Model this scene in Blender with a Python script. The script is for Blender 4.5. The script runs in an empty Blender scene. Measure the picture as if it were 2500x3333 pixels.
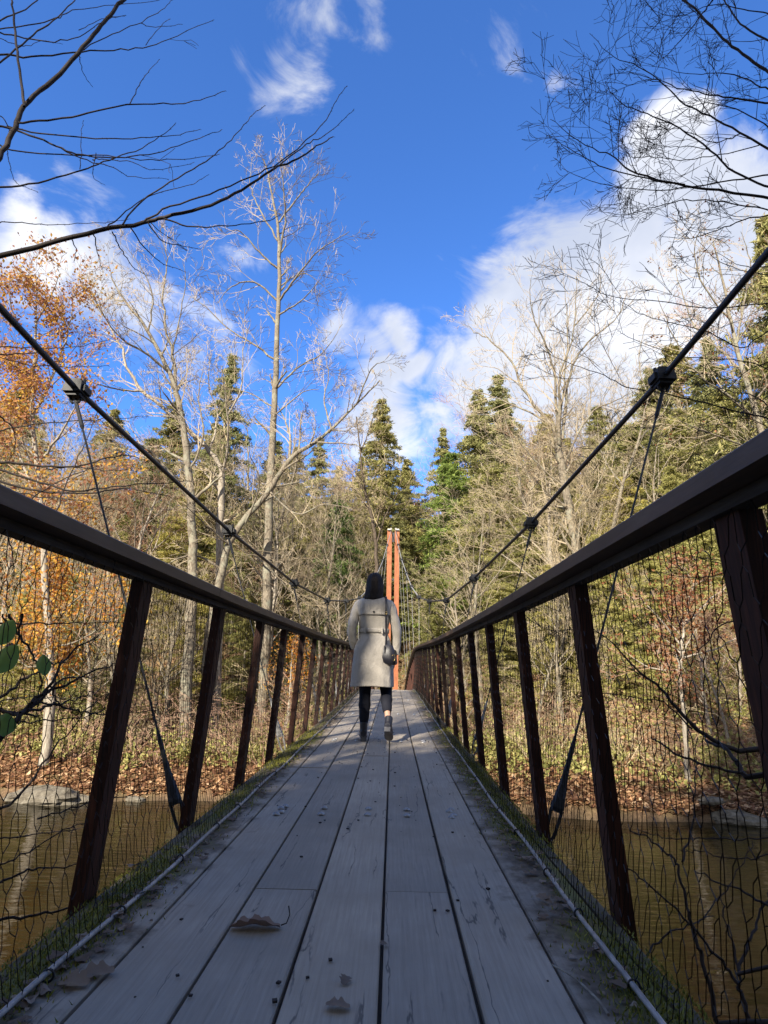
import bpy, math, random
import numpy as np
from mathutils import Matrix, Vector
SC = bpy.context.scene
COL = SC.collection
R = math.radians

# ------------------------------------------------------------------ camera
CH = .66
PITCH, YAW, ROLL, FPX = .2645, -.0181, .0164, 1941.0
_c, _s = math.cos(PITCH), math.sin(PITCH)
FW = np.array([math.sin(YAW)*_c, math.cos(YAW)*_c, _s])
_r = np.array([math.cos(YAW), -math.sin(YAW), 0.0]); _u = np.cross(_r, FW)
RT = math.cos(ROLL)*_r + math.sin(ROLL)*_u
UP = -math.sin(ROLL)*_r + math.cos(ROLL)*_u
CP = np.array([.019, 0.0, CH])
cam_d = bpy.data.cameras.new('camera'); cam = bpy.data.objects.new('camera', cam_d); COL.objects.link(cam)
cam_d.sensor_fit = 'HORIZONTAL'; cam_d.sensor_width = 36; cam_d.lens = FPX/2500*36
cam_d.clip_start = .05; cam_d.clip_end = 2000
M = Matrix.Identity(4)
for i in range(3):
    M[i][0] = RT[i]; M[i][1] = UP[i]; M[i][2] = -FW[i]; M[i][3] = CP[i]
cam.matrix_world = M
SC.camera = cam

def at(x, y, Y):
    """surveyed point: sight line (x, y on a 1659 wide print) met at distance Y along the bridge"""
    x *= 2500/1659; y *= 2500/1659
    d = FW + (x-1250)/FPX*RT - (y-1666.5)/FPX*UP
    return CP + Y/d[1]*d
def sight(x, y):
    x *= 2500/1659; y *= 2500/1659
    d = FW + (x-1250)/FPX*RT - (y-1666.5)/FPX*UP
    return d/np.linalg.norm(d)

# ------------------------------------------------------------------ sun and sky
SUN_AZ, SUN_EL = R(25), R(30)          # behind the camera, to the left
sdir = Vector((-math.sin(SUN_AZ)*math.cos(SUN_EL), -math.cos(SUN_AZ)*math.cos(SUN_EL), math.sin(SUN_EL)))
sl = bpy.data.lights.new('sun', 'SUN'); sl.energy = 5.0; sl.angle = R(.55); sl.color = (1, .91, .76)
so = bpy.data.objects.new('sun', sl); COL.objects.link(so)
so.rotation_euler = sdir.to_track_quat('Z', 'Y').to_euler(); so.location = (-20, -20, 30)
SC.view_settings.view_transform = 'Standard'; SC.view_settings.look = 'None'
SC.view_settings.gamma = 1; SC.view_settings.exposure = 1.38
SC.cycles.max_bounces = 6; SC.cycles.transparent_max_bounces = 12

world = bpy.data.worlds.new('World'); SC.world = world; world.use_nodes = True
def build_world():
    nt = world.node_tree; n = nt.nodes; l = nt.links
    bg = n['Background']; bg.inputs['Strength'].default_value = .15
    sky = n.new('ShaderNodeTexSky'); sky.sky_type = 'NISHITA'; sky.sun_disc = False
    sky.sun_elevation = SUN_EL; sky.sun_rotation = math.pi + SUN_AZ
    sky.altitude = 300; sky.air_density = 1.0; sky.dust_density = .3; sky.ozone_density = 2.2
    def math_(op, a, b=None, c=None, clamp=False):
        m = n.new('ShaderNodeMath'); m.operation = op; m.use_clamp = clamp
        for i, v in enumerate((a, b, c)):
            if v is None: continue
            if isinstance(v, (int, float)): m.inputs[i].default_value = v
            else: l.new(v, m.inputs[i])
        return m.outputs[0]
    tc = n.new('ShaderNodeTexCoord'); D = tc.outputs['Generated']
    w = n.new('ShaderNodeTexNoise'); w.inputs['Scale'].default_value = 5; w.inputs['Detail'].default_value = 4
    l.new(D, w.inputs['Vector'])
    v1 = n.new('ShaderNodeVectorMath'); v1.operation = 'SUBTRACT'; l.new(w.outputs['Color'], v1.inputs[0]); v1.inputs[1].default_value = (.5, .5, .5)
    v2 = n.new('ShaderNodeVectorMath'); v2.operation = 'SCALE'; l.new(v1.outputs[0], v2.inputs[0]); v2.inputs['Scale'].default_value = .16
    v3 = n.new('ShaderNodeVectorMath'); v3.operation = 'ADD'; l.new(D, v3.inputs[0]); l.new(v2.outputs[0], v3.inputs[1])
    DD = v3.outputs[0]
    blobs = [(1440,340,.058,1),(1500,300,.042,.8),(1370,470,.065,.9),(1480,440,.08,1),(1170,640,.10,1),(1270,600,.10,1),(1400,640,.15,1),
             (1260,760,.18,1),(1560,580,.13,1),(1640,490,.06,.9),(1120,790,.12,.9),(1060,680,.05,.7),
             (880,725,.045,.72),(850,800,.065,.72),(935,785,.045,.7),(780,790,.04,.45),(850,880,.08,.75),(1000,880,.05,.55),
             (625,150,.038,.42),(600,100,.026,.4),(640,50,.036,.42),(700,15,.036,.34),(770,25,.036,.38),(650,205,.03,.34),(1120,80,.05,.42),
             (40,510,.055,.7),(100,540,.06,.7),(30,440,.04,.5),(230,590,.09,.62),(330,640,.09,.55),(450,700,.09,.45),(190,480,.06,.35),(740,700,.04,.4)]
    acc = None
    for x, y, r, a in blobs:
        c = sight(x, y)
        d = n.new('ShaderNodeVectorMath'); d.operation = 'DISTANCE'; l.new(DD, d.inputs[0]); d.inputs[1].default_value = tuple(c)
        m = math_('MULTIPLY_ADD', d.outputs['Value'], -a/(r*1.25), a*1.15)
        acc = m if acc is None else math_('MAXIMUM', acc, m)
    # unseen cloud behind the camera, thickened to whiten and lift the ambient light
    n3 = n.new('ShaderNodeTexNoise'); n3.inputs['Scale'].default_value = 2.1; n3.inputs['Detail'].default_value = 3
    l.new(D, n3.inputs['Vector'])
    sp = n.new('ShaderNodeSeparateXYZ'); l.new(D, sp.inputs[0])
    back = math_('MULTIPLY_ADD', sp.outputs['Y'], -1.0, .1, clamp=True)
    far = math_('MULTIPLY', math_('SUBTRACT', n3.outputs['Fac'], .27), math_('MULTIPLY', back, 6.0))
    far = math_('SUBTRACT', far, math_('MULTIPLY', math_('MULTIPLY_ADD', sp.outputs['Y'], 3.0, .3, clamp=True), .42))
    acc = math_('MAXIMUM', acc, far)
    acc = math_('MINIMUM', math_('MAXIMUM', acc, -.75), 1.0)
    mp = n.new('ShaderNodeMapping'); mp.inputs['Scale'].default_value = (1, 1, 1.6); l.new(D, mp.inputs['Vector'])
    fb = n.new('ShaderNodeTexNoise'); fb.inputs['Scale'].default_value = 7; fb.inputs['Detail'].default_value = 9
    fb.inputs['Roughness'].default_value = .62; fb.inputs['Distortion'].default_value = .6; l.new(mp.outputs[0], fb.inputs['Vector'])
    dens = math_('ADD', math_('MULTIPLY', acc, 1.5), math_('MULTIPLY', math_('SUBTRACT', fb.outputs['Fac'], .5), 2.6))
    mr = n.new('ShaderNodeMapRange'); mr.interpolation_type = 'SMOOTHSTEP'
    l.new(dens, mr.inputs['Value']); mr.inputs['From Min'].default_value = .15; mr.inputs['From Max'].default_value = 1.0
    # sky tint
    tint = n.new('ShaderNodeMix'); tint.data_type = 'RGBA'; tint.blend_type = 'MULTIPLY'; tint.inputs['Factor'].default_value = 1
    l.new(sky.outputs[0], tint.inputs['A']); tint.inputs['B'].default_value = SKY_TINT
    sh = n.new('ShaderNodeTexNoise'); sh.inputs['Scale'].default_value = 4.2; sh.inputs['Detail'].default_value = 6
    l.new(DD, sh.inputs['Vector'])
    cr = n.new('ShaderNodeValToRGB'); l.new(sh.outputs['Fac'], cr.inputs['Fac'])
    cr.color_ramp.elements[0].position = .38; cr.color_ramp.elements[0].color = (1.75, 1.9, 2.25, 1)
    cr.color_ramp.elements[1].position = .62; cr.color_ramp.elements[1].color = (2.9, 2.92, 3.0, 1)
    mx = n.new('ShaderNodeMix'); mx.data_type = 'RGBA'
    l.new(math_('MULTIPLY', mr.outputs[0], .92), mx.inputs['Factor']); l.new(tint.outputs['Result'], mx.inputs['A']); l.new(cr.outputs['Color'], mx.inputs['B'])
    l.new(mx.outputs['Result'], bg.inputs['Color'])
SKY_TINT = (.285, .50, .83, 1)
build_world()

# ------------------------------------------------------------------ helpers
rng = random.Random(7)
nrg = np.random.default_rng(7)

class MB:
    """gathers vertices and faces for ONE mesh object"""
    def __init__(s): s.v = []; s.f = []; s.n = 0
    def add(s, v, f):
        v = np.asarray(v, float).reshape(-1, 3); f = np.asarray(f, int)
        s.v.append(v); s.f.append(f + s.n); s.n += len(v)
    def box(s, c, size, rot=None):
        c = np.asarray(c, float); h = np.asarray(size, float)/2
        v = np.array([[x, y, z] for x in (-1, 1) for y in (-1, 1) for z in (-1, 1)])*h
        if rot is not None: v = v @ np.asarray(rot).T
        s.add(v + c, [[0,1,3,2],[4,6,7,5],[0,4,5,1],[2,3,7,6],[0,2,6,4],[1,5,7,3]])
    def tube(s, pts, rad, k=6, cap=True):
        pts = np.asarray(pts, float); m = len(pts)
        rad = np.full(m, rad) if np.isscalar(rad) else np.asarray(rad, float)
        t = np.gradient(pts, axis=0); t /= np.linalg.norm(t, axis=1)[:, None] + 1e-12
        ref = np.array([0, 0, 1.]) if abs(t[0][2]) < .9 else np.array([1., 0, 0])
        a = np.cross(t, ref); a /= np.linalg.norm(a, axis=1)[:, None] + 1e-12
        b = np.cross(t, a)
        th = np.arange(k)*2*math.pi/k
        v = pts[:, None] + rad[:, None, None]*(np.cos(th)[None, :, None]*a[:, None] + np.sin(th)[None, :, None]*b[:, None])
        i = np.arange(m-1)[:, None]*k; j = np.arange(k)[None]; j2 = (j+1) % k
        f = np.stack([i+j, i+j2, i+k+j2, i+k+j], -1).reshape(-1, 4)
        s.add(v.reshape(-1, 3), f)
        if cap:
            for e, base in ((0, 0), (1, (m-1)*k)):
                c = pts[0 if e == 0 else -1]
                vv = np.vstack([v[0 if e == 0 else -1], c[None]])
                s.add(vv, [[q, (q+1) % k, k] if e else [(q+1) % k, q, k] for q in range(k)])
    def segs(s, p0, p1, r0, r1, k=3):
        p0 = np.asarray(p0, float); p1 = np.asarray(p1, float); r0 = np.asarray(r0, float); r1 = np.asarray(r1, float)
        if not len(p0): return
        t = p1-p0; t /= np.linalg.norm(t, axis=1)[:, None] + 1e-12
        ref = np.where(np.abs(t[:, 2:3]) < .9, np.array([[0, 0, 1.]]), np.array([[1., 0, 0]]))
        a = np.cross(t, ref); a /= np.linalg.norm(a, axis=1)[:, None] + 1e-12
        b = np.cross(t, a); th = np.arange(k)*2*math.pi/k
        ring = np.cos(th)[None, :, None]*a[:, None] + np.sin(th)[None, :, None]*b[:, None]
        v = np.concatenate([p0[:, None]+r0[:, None, None]*ring, p1[:, None]+r1[:, None, None]*ring], 1)
        i = np.arange(len(p0))[:, None]*2*k; j = np.arange(k)[None]; j2 = (j+1) % k
        f = np.stack([i+j, i+j2, i+k+j2, i+k+j], -1).reshape(-1, 4)
        s.add(v.reshape(-1, 3), f)
    def loft(s, rings, cap=True):
        k = len(rings[0]); m = len(rings)
        v = np.array(rings, float)
        i = np.arange(m-1)[:, None]*k; j = np.arange(k)[None]; j2 = (j+1) % k
        f = np.stack([i+j, i+j2, i+k+j2, i+k+j], -1).reshape(-1, 4)
        s.add(v.reshape(-1, 3), f)
        if cap:
            for e in (0, -1):
                vv = np.vstack([v[e], v[e].mean(0)[None]])
                s.add(vv, [[q, (q+1) % k, k] if e else [(q+1) % k, q, k] for q in range(k)])
    def mesh(s, name, smooth=False):
        me = bpy.data.meshes.new(name)
        if not s.v: return me
        V = np.concatenate(s.v)
        loops = np.concatenate([f.reshape(-1) for f in s.f])
        tot = np.concatenate([np.full(len(f), f.shape[1]) for f in s.f])
        st = np.concatenate([[0], np.cumsum(tot)[:-1]])
        me.vertices.add(len(V)); me.vertices.foreach_set('co', V.astype(np.float32).ravel())
        me.loops.add(len(loops)); me.loops.foreach_set('vertex_index', loops.astype(np.int32))
        me.polygons.add(len(tot)); me.polygons.foreach_set('loop_start', st.astype(np.int32))
        me.polygons.foreach_set('loop_total', tot.astype(np.int32))
        me.polygons.foreach_set('use_smooth', np.full(len(tot), bool(smooth)))
        me.update(calc_edges=True); me.validate()
        return me
    def build(s, name, mat, parent=None, smooth=False, loc=None):
        o = bpy.data.objects.new(name, s.mesh(name, smooth)); COL.objects.link(o)
        if mat: o.data.materials.append(mat)
        if parent: o.parent = parent
        if loc is not None: o.location = loc
        return o

def link_mesh(name, me, parent=None, loc=None, rot=None, scale=None):
    o = bpy.data.objects.new(name, me); COL.objects.link(o)
    if parent: o.parent = parent
    if loc is not None: o.location = loc
    if rot is not None: o.rotation_euler = rot
    if scale is not None: o.scale = scale
    return o
def tag(o, label=None, cat=None, group=None, kind=None):
    if label: o['label'] = label
    if cat: o['category'] = cat
    if group: o['group'] = group
    if kind: o['kind'] = kind
    return o
def empty(name, loc=(0, 0, 0), rz=0, scale=None):
    o = bpy.data.objects.new(name, None); COL.objects.link(o)
    o.location = loc; o.rotation_euler = (0, 0, rz); o.empty_display_size = .2
    if scale: o.scale = (scale,)*3 if np.isscalar(scale) else scale
    return o
def rings(spec, k=32, ex=2.0):
    """superellipse rings: (cx, cy, z, rx, ry[, exponent])"""
    out = []
    for q in spec:
        cx, cy, z, rx, ry = q[:5]; e = q[5] if len(q) > 5 else ex
        th = np.arange(k)*2*math.pi/k
        c, sn = np.cos(th), np.sin(th)
        out.append(np.stack([cx+rx*np.sign(c)*np.abs(c)**(2/e), cy+ry*np.sign(sn)*np.abs(sn)**(2/e), np.full(k, float(z))], 1))
    return out
def interp(keys, n):
    keys = np.array(keys, float); t = np.linspace(0, len(keys)-1, n)
    i = np.clip(t.astype(int), 0, len(keys)-2); f = (t-i)[:, None]
    P = lambda j: keys[np.clip(j, 0, len(keys)-1)]
    a, b, c, d = P(i-1), P(i), P(i+1), P(i+2)
    return .5*((2*b)+(c-a)*f+(2*a-5*b+4*c-d)*f**2+(3*b-a-3*c+d)*f**3)

# ------------------------------------------------------------------ materials
def mat(name, base=(.5, .5, .5), rough=.8, metal=0, spec=.3):
    m = bpy.data.materials.new(name); m.use_nodes = True
    b = m.node_tree.nodes['Principled BSDF']
    b.inputs['Base Color'].default_value = (*base, 1); b.inputs['Roughness'].default_value = rough
    b.inputs['Metallic'].default_value = metal; b.inputs['Specular IOR Level'].default_value = spec
    return m, m.node_tree.nodes, m.node_tree.links, b
def ramp(n, l, src, stops):
    r = n.new('ShaderNodeValToRGB'); l.new(src, r.inputs['Fac'])
    e = r.color_ramp.elements
    while len(e) < len(stops): e.new(.5)
    for q, (p, c) in zip(e, stops): q.position = p; q.color = (*c, 1)
    return r.outputs['Color']
def noise(n, l, vec, scale, detail=5, rough=.55, dist=0, col=False):
    t = n.new('ShaderNodeTexNoise'); t.inputs['Scale'].default_value = scale; t.inputs['Detail'].default_value = detail
    t.inputs['Roughness'].default_value = rough; t.inputs['Distortion'].default_value = dist
    if vec is not None: l.new(vec, t.inputs['Vector'])
    return t.outputs['Color' if col else 'Fac']
def mapping(n, l, src, scale=(1, 1, 1), loc=None):
    m = n.new('ShaderNodeMapping'); l.new(src, m.inputs['Vector']); m.inputs['Scale'].default_value = scale
    if loc is not None: l.new(loc, m.inputs['Location'])
    return m.outputs[0]
def bump(n, l, h, b, strength=.5, dist=.01):
    q = n.new('ShaderNodeBump'); q.inputs['Strength'].default_value = strength; q.inputs['Distance'].default_value = dist
    l.new(h, q.inputs['Height']); l.new(q.outputs[0], b.inputs['Normal']); return q
def mixc(n, l, f, a, c, mode='MIX'):
    m = n.new('ShaderNodeMix'); m.data_type = 'RGBA'; m.blend_type = mode
    for k, v in (('Factor', f), ('A', a), ('B', c)):
        if isinstance(v, (int, float)): m.inputs[k].default_value = v
        elif isinstance(v, tuple): m.inputs[k].default_value = (*v, 1)
        else: l.new(v, m.inputs[k])
    return m.outputs['Result']
def mth(n, l, op, a, c=None, d=None, clamp=False):
    m = n.new('ShaderNodeMath'); m.operation = op; m.use_clamp = clamp
    for i, v in enumerate((a, c, d)):
        if v is None: continue
        if isinstance(v, (int, float)): m.inputs[i].default_value = v
        else: l.new(v, m.inputs[i])
    return m.outputs[0]

def m_deck():
    m, n, l, b = mat('weathered_deck_wood', rough=.72, spec=.25)
    tc = n.new('ShaderNodeTexCoord'); oi = n.new('ShaderNodeObjectInfo')
    off = n.new('ShaderNodeCombineXYZ'); 
    l.new(mth(n, l, 'MULTIPLY', oi.outputs['Random'], 37.), off.inputs[0]); l.new(mth(n, l, 'MULTIPLY', oi.outputs['Random'], 91.), off.inputs[1])
    P = tc.outputs['Object']
    g = mapping(n, l, P, (26, 1.1, 26), off.outputs[0])
    w = noise(n, l, mapping(n, l, P, (3, .6, 3), off.outputs[0]), 3, 3)
    grain = noise(n, l, g, 3.2, 8, .65, .8)
    fine = noise(n, l, mapping(n, l, P, (120, 3, 120), off.outputs[0]), 3, 4, .6)
    wave = n.new('ShaderNodeTexWave'); wave.wave_type = 'RINGS'; wave.rings_direction = 'Y'
    wv = mapping(n, l, P, (1, .05, 1), off.outputs[0]); l.new(wv, wave.inputs['Vector'])
    wave.inputs['Scale'].default_value = 22; wave.inputs['Distortion'].default_value = 5; wave.inputs['Detail'].default_value = 3
    mixg = mth(n, l, 'ADD', mth(n, l, 'MULTIPLY', grain, .62), mth(n, l, 'ADD', mth(n, l, 'MULTIPLY', fine, .32), mth(n, l, 'MULTIPLY', wave.outputs['Fac'], .06)))
    c = ramp(n, l, mixg, [(.26, (.25, .215, .175)), (.44, (.35, .305, .25)), (.58, (.41, .36, .295)), (.80, (.49, .425, .35))])
    blot = noise(n, l, P, 2.3, 5, .6)
    c = mixc(n, l, ramp(n, l, blot, [(.36, (0, 0, 0)), (.66, (.7, .7, .7))]), c, (.27, .235, .19))
    tone = ramp(n, l, oi.outputs['Random'], [(0, (.8, .8, .8)), (.5, (.95, .95, .95)), (1, (1.08, 1.05, 1.0))])
    c = mixc(n, l, 1.0, c, tone, 'MULTIPLY')
    # drying cracks
    vr = n.new('ShaderNodeTexVoronoi'); vr.feature = 'DISTANCE_TO_EDGE'; vr.inputs['Scale'].default_value = 1.0
    wob = n.new('ShaderNodeVectorMath'); wob.operation = 'ADD'
    l.new(mapping(n, l, P, (13, .7, 1), off.outputs[0]), wob.inputs[0])
    wn = n.new('ShaderNodeVectorMath'); wn.operation = 'SCALE'; wn.inputs['Scale'].default_value = .35
    l.new(noise(n, l, mapping(n, l, P, (20, 3, 1)), 2, 3, col=True), wn.inputs[0]); l.new(wn.outputs[0], wob.inputs[1])
    l.new(wob.outputs[0], vr.inputs['Vector'])
    crack = ramp(n, l, vr.outputs['Distance'], [(0, (.8, .8, .8)), (.008, (.6, .6, .6)), (.018, (0, 0, 0))])
    keep = ramp(n, l, noise(n, l, mapping(n, l, P, (9, .9, 1), off.outputs[0]), 1.5, 2), [(.52, (0, 0, 0)), (.58, (1, 1, 1))])
    ck = mixc(n, l, 1.0, crack, keep, 'MULTIPLY')
    c = mixc(n, l, ck, c, (.06, .058, .058))
    # dirt and moss creeping in from the deck edges
    ge = n.new('ShaderNodeNewGeometry'); sx = n.new('ShaderNodeSeparateXYZ'); l.new(ge.outputs['Position'], sx.inputs[0])
    ax = mth(n, l, 'ABSOLUTE', mth(n, l, 'ADD', sx.outputs['X'], .1015))
    dn = noise(n, l, ge.outputs['Position'], 7, 6, .65)
    edge = mth(n, l, 'ADD', ax, mth(n, l, 'MULTIPLY', mth(n, l, 'SUBTRACT', dn, .5), .42))
    de = ramp(n, l, edge, [(.50, (0, 0, 0)), (.58, (.85, .85, .85))])
    dirt = ramp(n, l, noise(n, l, ge.outputs['Position'], 40, 5), [(.35, (.05, .038, .026)), (.65, (.15, .115, .08))])
    c = mixc(n, l, de, c, dirt)
    me_ = ramp(n, l, mth(n, l, 'ADD', edge, mth(n, l, 'MULTIPLY', noise(n, l, ge.outputs['Position'], 3.1, 4), .3)), [(.74, (0, 0, 0)), (.82, (.9, .9, .9))])
    c = mixc(n, l, me_, c, (.13, .13, .04))
    l.new(c, b.inputs['Base Color'])
    hgt = mth(n, l, 'SUBTRACT', mixg, mth(n, l, 'MULTIPLY', ck, .8))
    bump(n, l, hgt, b, .35, .004)
    return m
def m_wood(name, cols, rough=.7, spec=.3, sc=(14, 14, 1.2), bs=.4):
    m, n, l, b = mat(name, rough=rough, spec=spec)
    tc = n.new('ShaderNodeTexCoord'); P = tc.outputs['Object']; oi = n.new('ShaderNodeObjectInfo')
    off = n.new('ShaderNodeCombineXYZ'); l.new(mth(n, l, 'MULTIPLY', oi.outputs['Random'], 53.), off.inputs[2])
    g = noise(n, l, mapping(n, l, P, sc, off.outputs[0]), 3, 7, .65, .5)
    c = ramp(n, l, g, [(.3, cols[0]), (.5, cols[1]), (.72, cols[2])])
    c = mixc(n, l, ramp(n, l, noise(n, l, P, 4, 5), [(.4, (0, 0, 0)), (.7, (.6, .6, .6))]), c, tuple(v*.55 for v in cols[1]))
    l.new(c, b.inputs['Base Color']); bump(n, l, g, b, bs, .004)
    return m
def m_bark(name, cols, scale=1.0, bs=.6, lichen=None):
    m, n, l, b = mat(name, rough=.9, spec=.15)
    tc = n.new('ShaderNodeTexCoord'); P = tc.outputs['Object']
    g = noise(n, l, mapping(n, l, P, (7*scale, 7*scale, 1.6*scale)), 2.2, 7, .7, .6)
    c = ramp(n, l, g, [(.32, cols[0]), (.52, cols[1]), (.7, cols[2])])
    if lichen:
        c = mixc(n, l, ramp(n, l, noise(n, l, P, 1.3*scale, 6, .6), [(.5, (0, 0, 0)), (.62, (.75, .75, .75))]), c, lichen)
    l.new(c, b.inputs['Base Color']); bump(n, l, g, b, bs, .03)
    return m
def m_leaf(name, stops, trans=.45, rough=.6):
    m, n, l, b = mat(name, rough=rough, spec=.25)
    ge = n.new('ShaderNodeNewGeometry'); oi = n.new('ShaderNodeObjectInfo')
    c = ramp(n, l, ge.outputs['Random Per Island'], stops)
    tone = ramp(n, l, oi.outputs['Random'], [(0, (.75, .8, .8)), (.5, (1, 1, 1)), (1, (1.2, 1.12, .9))])
    c = mixc(n, l, 1.0, c, tone, 'MULTIPLY')
    l.new(c, b.inputs['Base Color'])
    tr = n.new('ShaderNodeBsdfTranslucent'); l.new(c, tr.inputs['Color'])
    mx = n.new('ShaderNodeMixShader'); mx.inputs[0].default_value = trans
    out = n['Material Output']; l.new(b.outputs[0], mx.inputs[1]); l.new(tr.outputs[0], mx.inputs[2]); l.new(mx.outputs[0], out.inputs['Surface'])
    return m

MT = {}
MT['deck'] = m_deck()
MT['post'] = m_wood('red_stained_post_wood', ((.014, .005, .004), (.04, .013, .008), (.105, .034, .018)), .65, .25, (30, 30, 1.5), .15)
MT['rail'] = m_wood('brown_rail_wood', ((.055, .034, .022), (.09, .056, .038), (.13, .085, .058)), .55, .4, (14, 1.2, 14), .15)
MT['beam'] = m_wood('dark_beam_wood', ((.02, .015, .012), (.05, .04, .032), (.09, .075, .06)), .8, .2, (14, 1.2, 14))
MT['fringe'] = m_wood('grey_fringe_wood', ((.06, .05, .03), (.13, .11, .075), (.22, .19, .13)), .85, .2, (14, 1.2, 14))
MT['net'] = mat('black_net_wire', (.012, .008, .007), .5, .3)[0]
MT['cable'] = m_wood('black_coated_cable', ((.012, .013, .015), (.025, .026, .03), (.05, .05, .055)), .5, .45, (40, 40, 40), .3)
MT['cast'] = m_wood('dark_cast_metal', ((.012, .013, .015), (.022, .024, .028), (.04, .042, .048)), .55, .35, (20, 20, 20), .3)
def m_galv():
    m, n, l, b = mat('galvanised_steel', (.5, .5, .52), .5, .5, .4)
    tc = n.new('ShaderNodeTexCoord')
    g = noise(n, l, tc.outputs['Object'], 30, 5)
    l.new(ramp(n, l, g, [(.3, (.2, .2, .2)), (.7, (.46, .45, .44))]), b.inputs['Base Color'])
    return m
MT['galv'] = m_galv()
MT['towerpaint'] = m_wood('rust_red_tower_paint', ((.19, .06, .024), (.28, .092, .038), (.34, .125, .055)), .6, .3, (5, 5, 1.2), .2)
MT['bark_pale'] = m_bark('pale_grey_bark', ((.06, .048, .035), (.18, .152, .115), (.31, .275, .22)), 1.6, .9, (.24, .235, .18))
MT['bark_mid'] = m_bark('grey_brown_bark', ((.11, .09, .07), (.27, .235, .19), (.42, .38, .31)), 1.2, .5)
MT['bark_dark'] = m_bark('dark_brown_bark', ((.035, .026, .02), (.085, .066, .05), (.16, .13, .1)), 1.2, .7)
MT['twig_pale'] = mat('pale_twig_bark', (.31, .255, .18), .85, 0, .15)[0]
MT['twig_tan'] = mat('tan_twig_bark', (.33, .265, .17), .85, 0, .15)[0]
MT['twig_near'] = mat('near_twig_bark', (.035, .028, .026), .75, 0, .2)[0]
MT['twig_brown'] = mat('russet_twig_bark', (.27, .17, .12), .85, 0, .15)[0]
MT['orange'] = m_leaf('orange_oak_leaf', [(0, (.30, .09, .025)), (.25, (.48, .19, .035)), (.5, (.6, .3, .05)), (.8, (.68, .43, .08)), (1, (.3, .14, .06))], .5)
MT['gold'] = m_leaf('golden_maple_leaf', [(0, (.30, .12, .07)), (.25, (.42, .2, .09)), (.4, (.52, .25, .04)), (.75, (.6, .38, .06)), (.88, (.34, .16, .10)), (1, (.3, .13, .08))], .5)
MT['russet'] = m_leaf('russet_dead_leaf', [(0, (.14, .045, .02)), (.5, (.26, .09, .04)), (.85, (.36, .17, .07)), (1, (.42, .28, .15))], .35)
MT['hemlock'] = m_leaf('dark_hemlock_needle', [(0, (.14, .15, .05)), (.5, (.27, .265, .095)), (1, (.42, .385, .18))], .3)
MT['pine'] = m_leaf('bright_pine_needle', [(0, (.09, .14, .035)), (.5, (.17, .25, .07)), (1, (.28, .34, .11))], .35)
MT['olive'] = m_leaf('yellow_green_needle', [(0, (.17, .18, .05)), (.5, (.33, .315, .10)), (1, (.5, .44, .18))], .4)
MT['litter'] = m_leaf('dead_leaf_litter', [(0, (.08, .035, .02)), (.3, (.18, .085, .045)), (.6, (.32, .17, .085)), (.85, (.48, .29, .15)), (1, (.55, .38, .23))], .25)
MT['evergreen_leaf'] = m_leaf('broad_green_leaf', [(0, (.16, .28, .07)), (1, (.24, .38, .11))], .45, .35)
MT['moss'] = m_leaf('green_moss', [(0, (.09, .10, .02)), (.5, (.18, .19, .03)), (1, (.34, .31, .06))], .2)
MT['deadleaf'] = m_leaf('brown_dead_leaf', [(0, (.1, .07, .05)), (.5, (.19, .14, .11)), (1, (.32, .26, .22))], .2)

# ------------------------------------------------------------------ terrain and water
WATER = -3.7
def shore(X): return 21.0 - .13*X + 1.0*np.sin(X*.11+1) + .35*np.sin(X*.7)
def hashn(X, Y):
    return (np.sin(X*.9+1.3)*np.cos(Y*.8+.4)*.5 + np.sin(X*.37+Y*.29)*.6 + .35*np.sin(X*2.1+Y*1.7)*np.cos(Y*2.4-X*.6) + .12*np.sin(X*5.3-Y*3.1))
def ground(X, Y):
    X = np.asarray(X, float); Y = np.asarray(Y, float)
    d = Y - shore(X)
    far = np.interp(d, [-4, -.3, .25, 2, 7, 12, 20, 40, 140, 300], [-5.6, -4.1, -3.35, -3.0, -2.35, -1.0, 1.8, 9, 46, 62])
    e = Y + .05*np.abs(X)
    near = np.interp(e, [-60, -14, -5, 0, 2.5, 3.4, 5.5], [3, 1.0, -.35, -1.9, -3.2, -4.0, -5.6])
    w = np.clip((Y-8)/4, 0, 1)
    z = near*(1-w) + far*w
    amp = np.where(d > 0, np.clip(.12+d*.03, 0, .8), np.where(Y < 3, .12, .05))
    z = z + hashn(X, Y)*amp
    # the valley floor dips behind the tower
    z = z - np.exp(-((X-2)/14)**2)*np.clip((d-25)/60, 0, 1)*7
    return z
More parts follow.
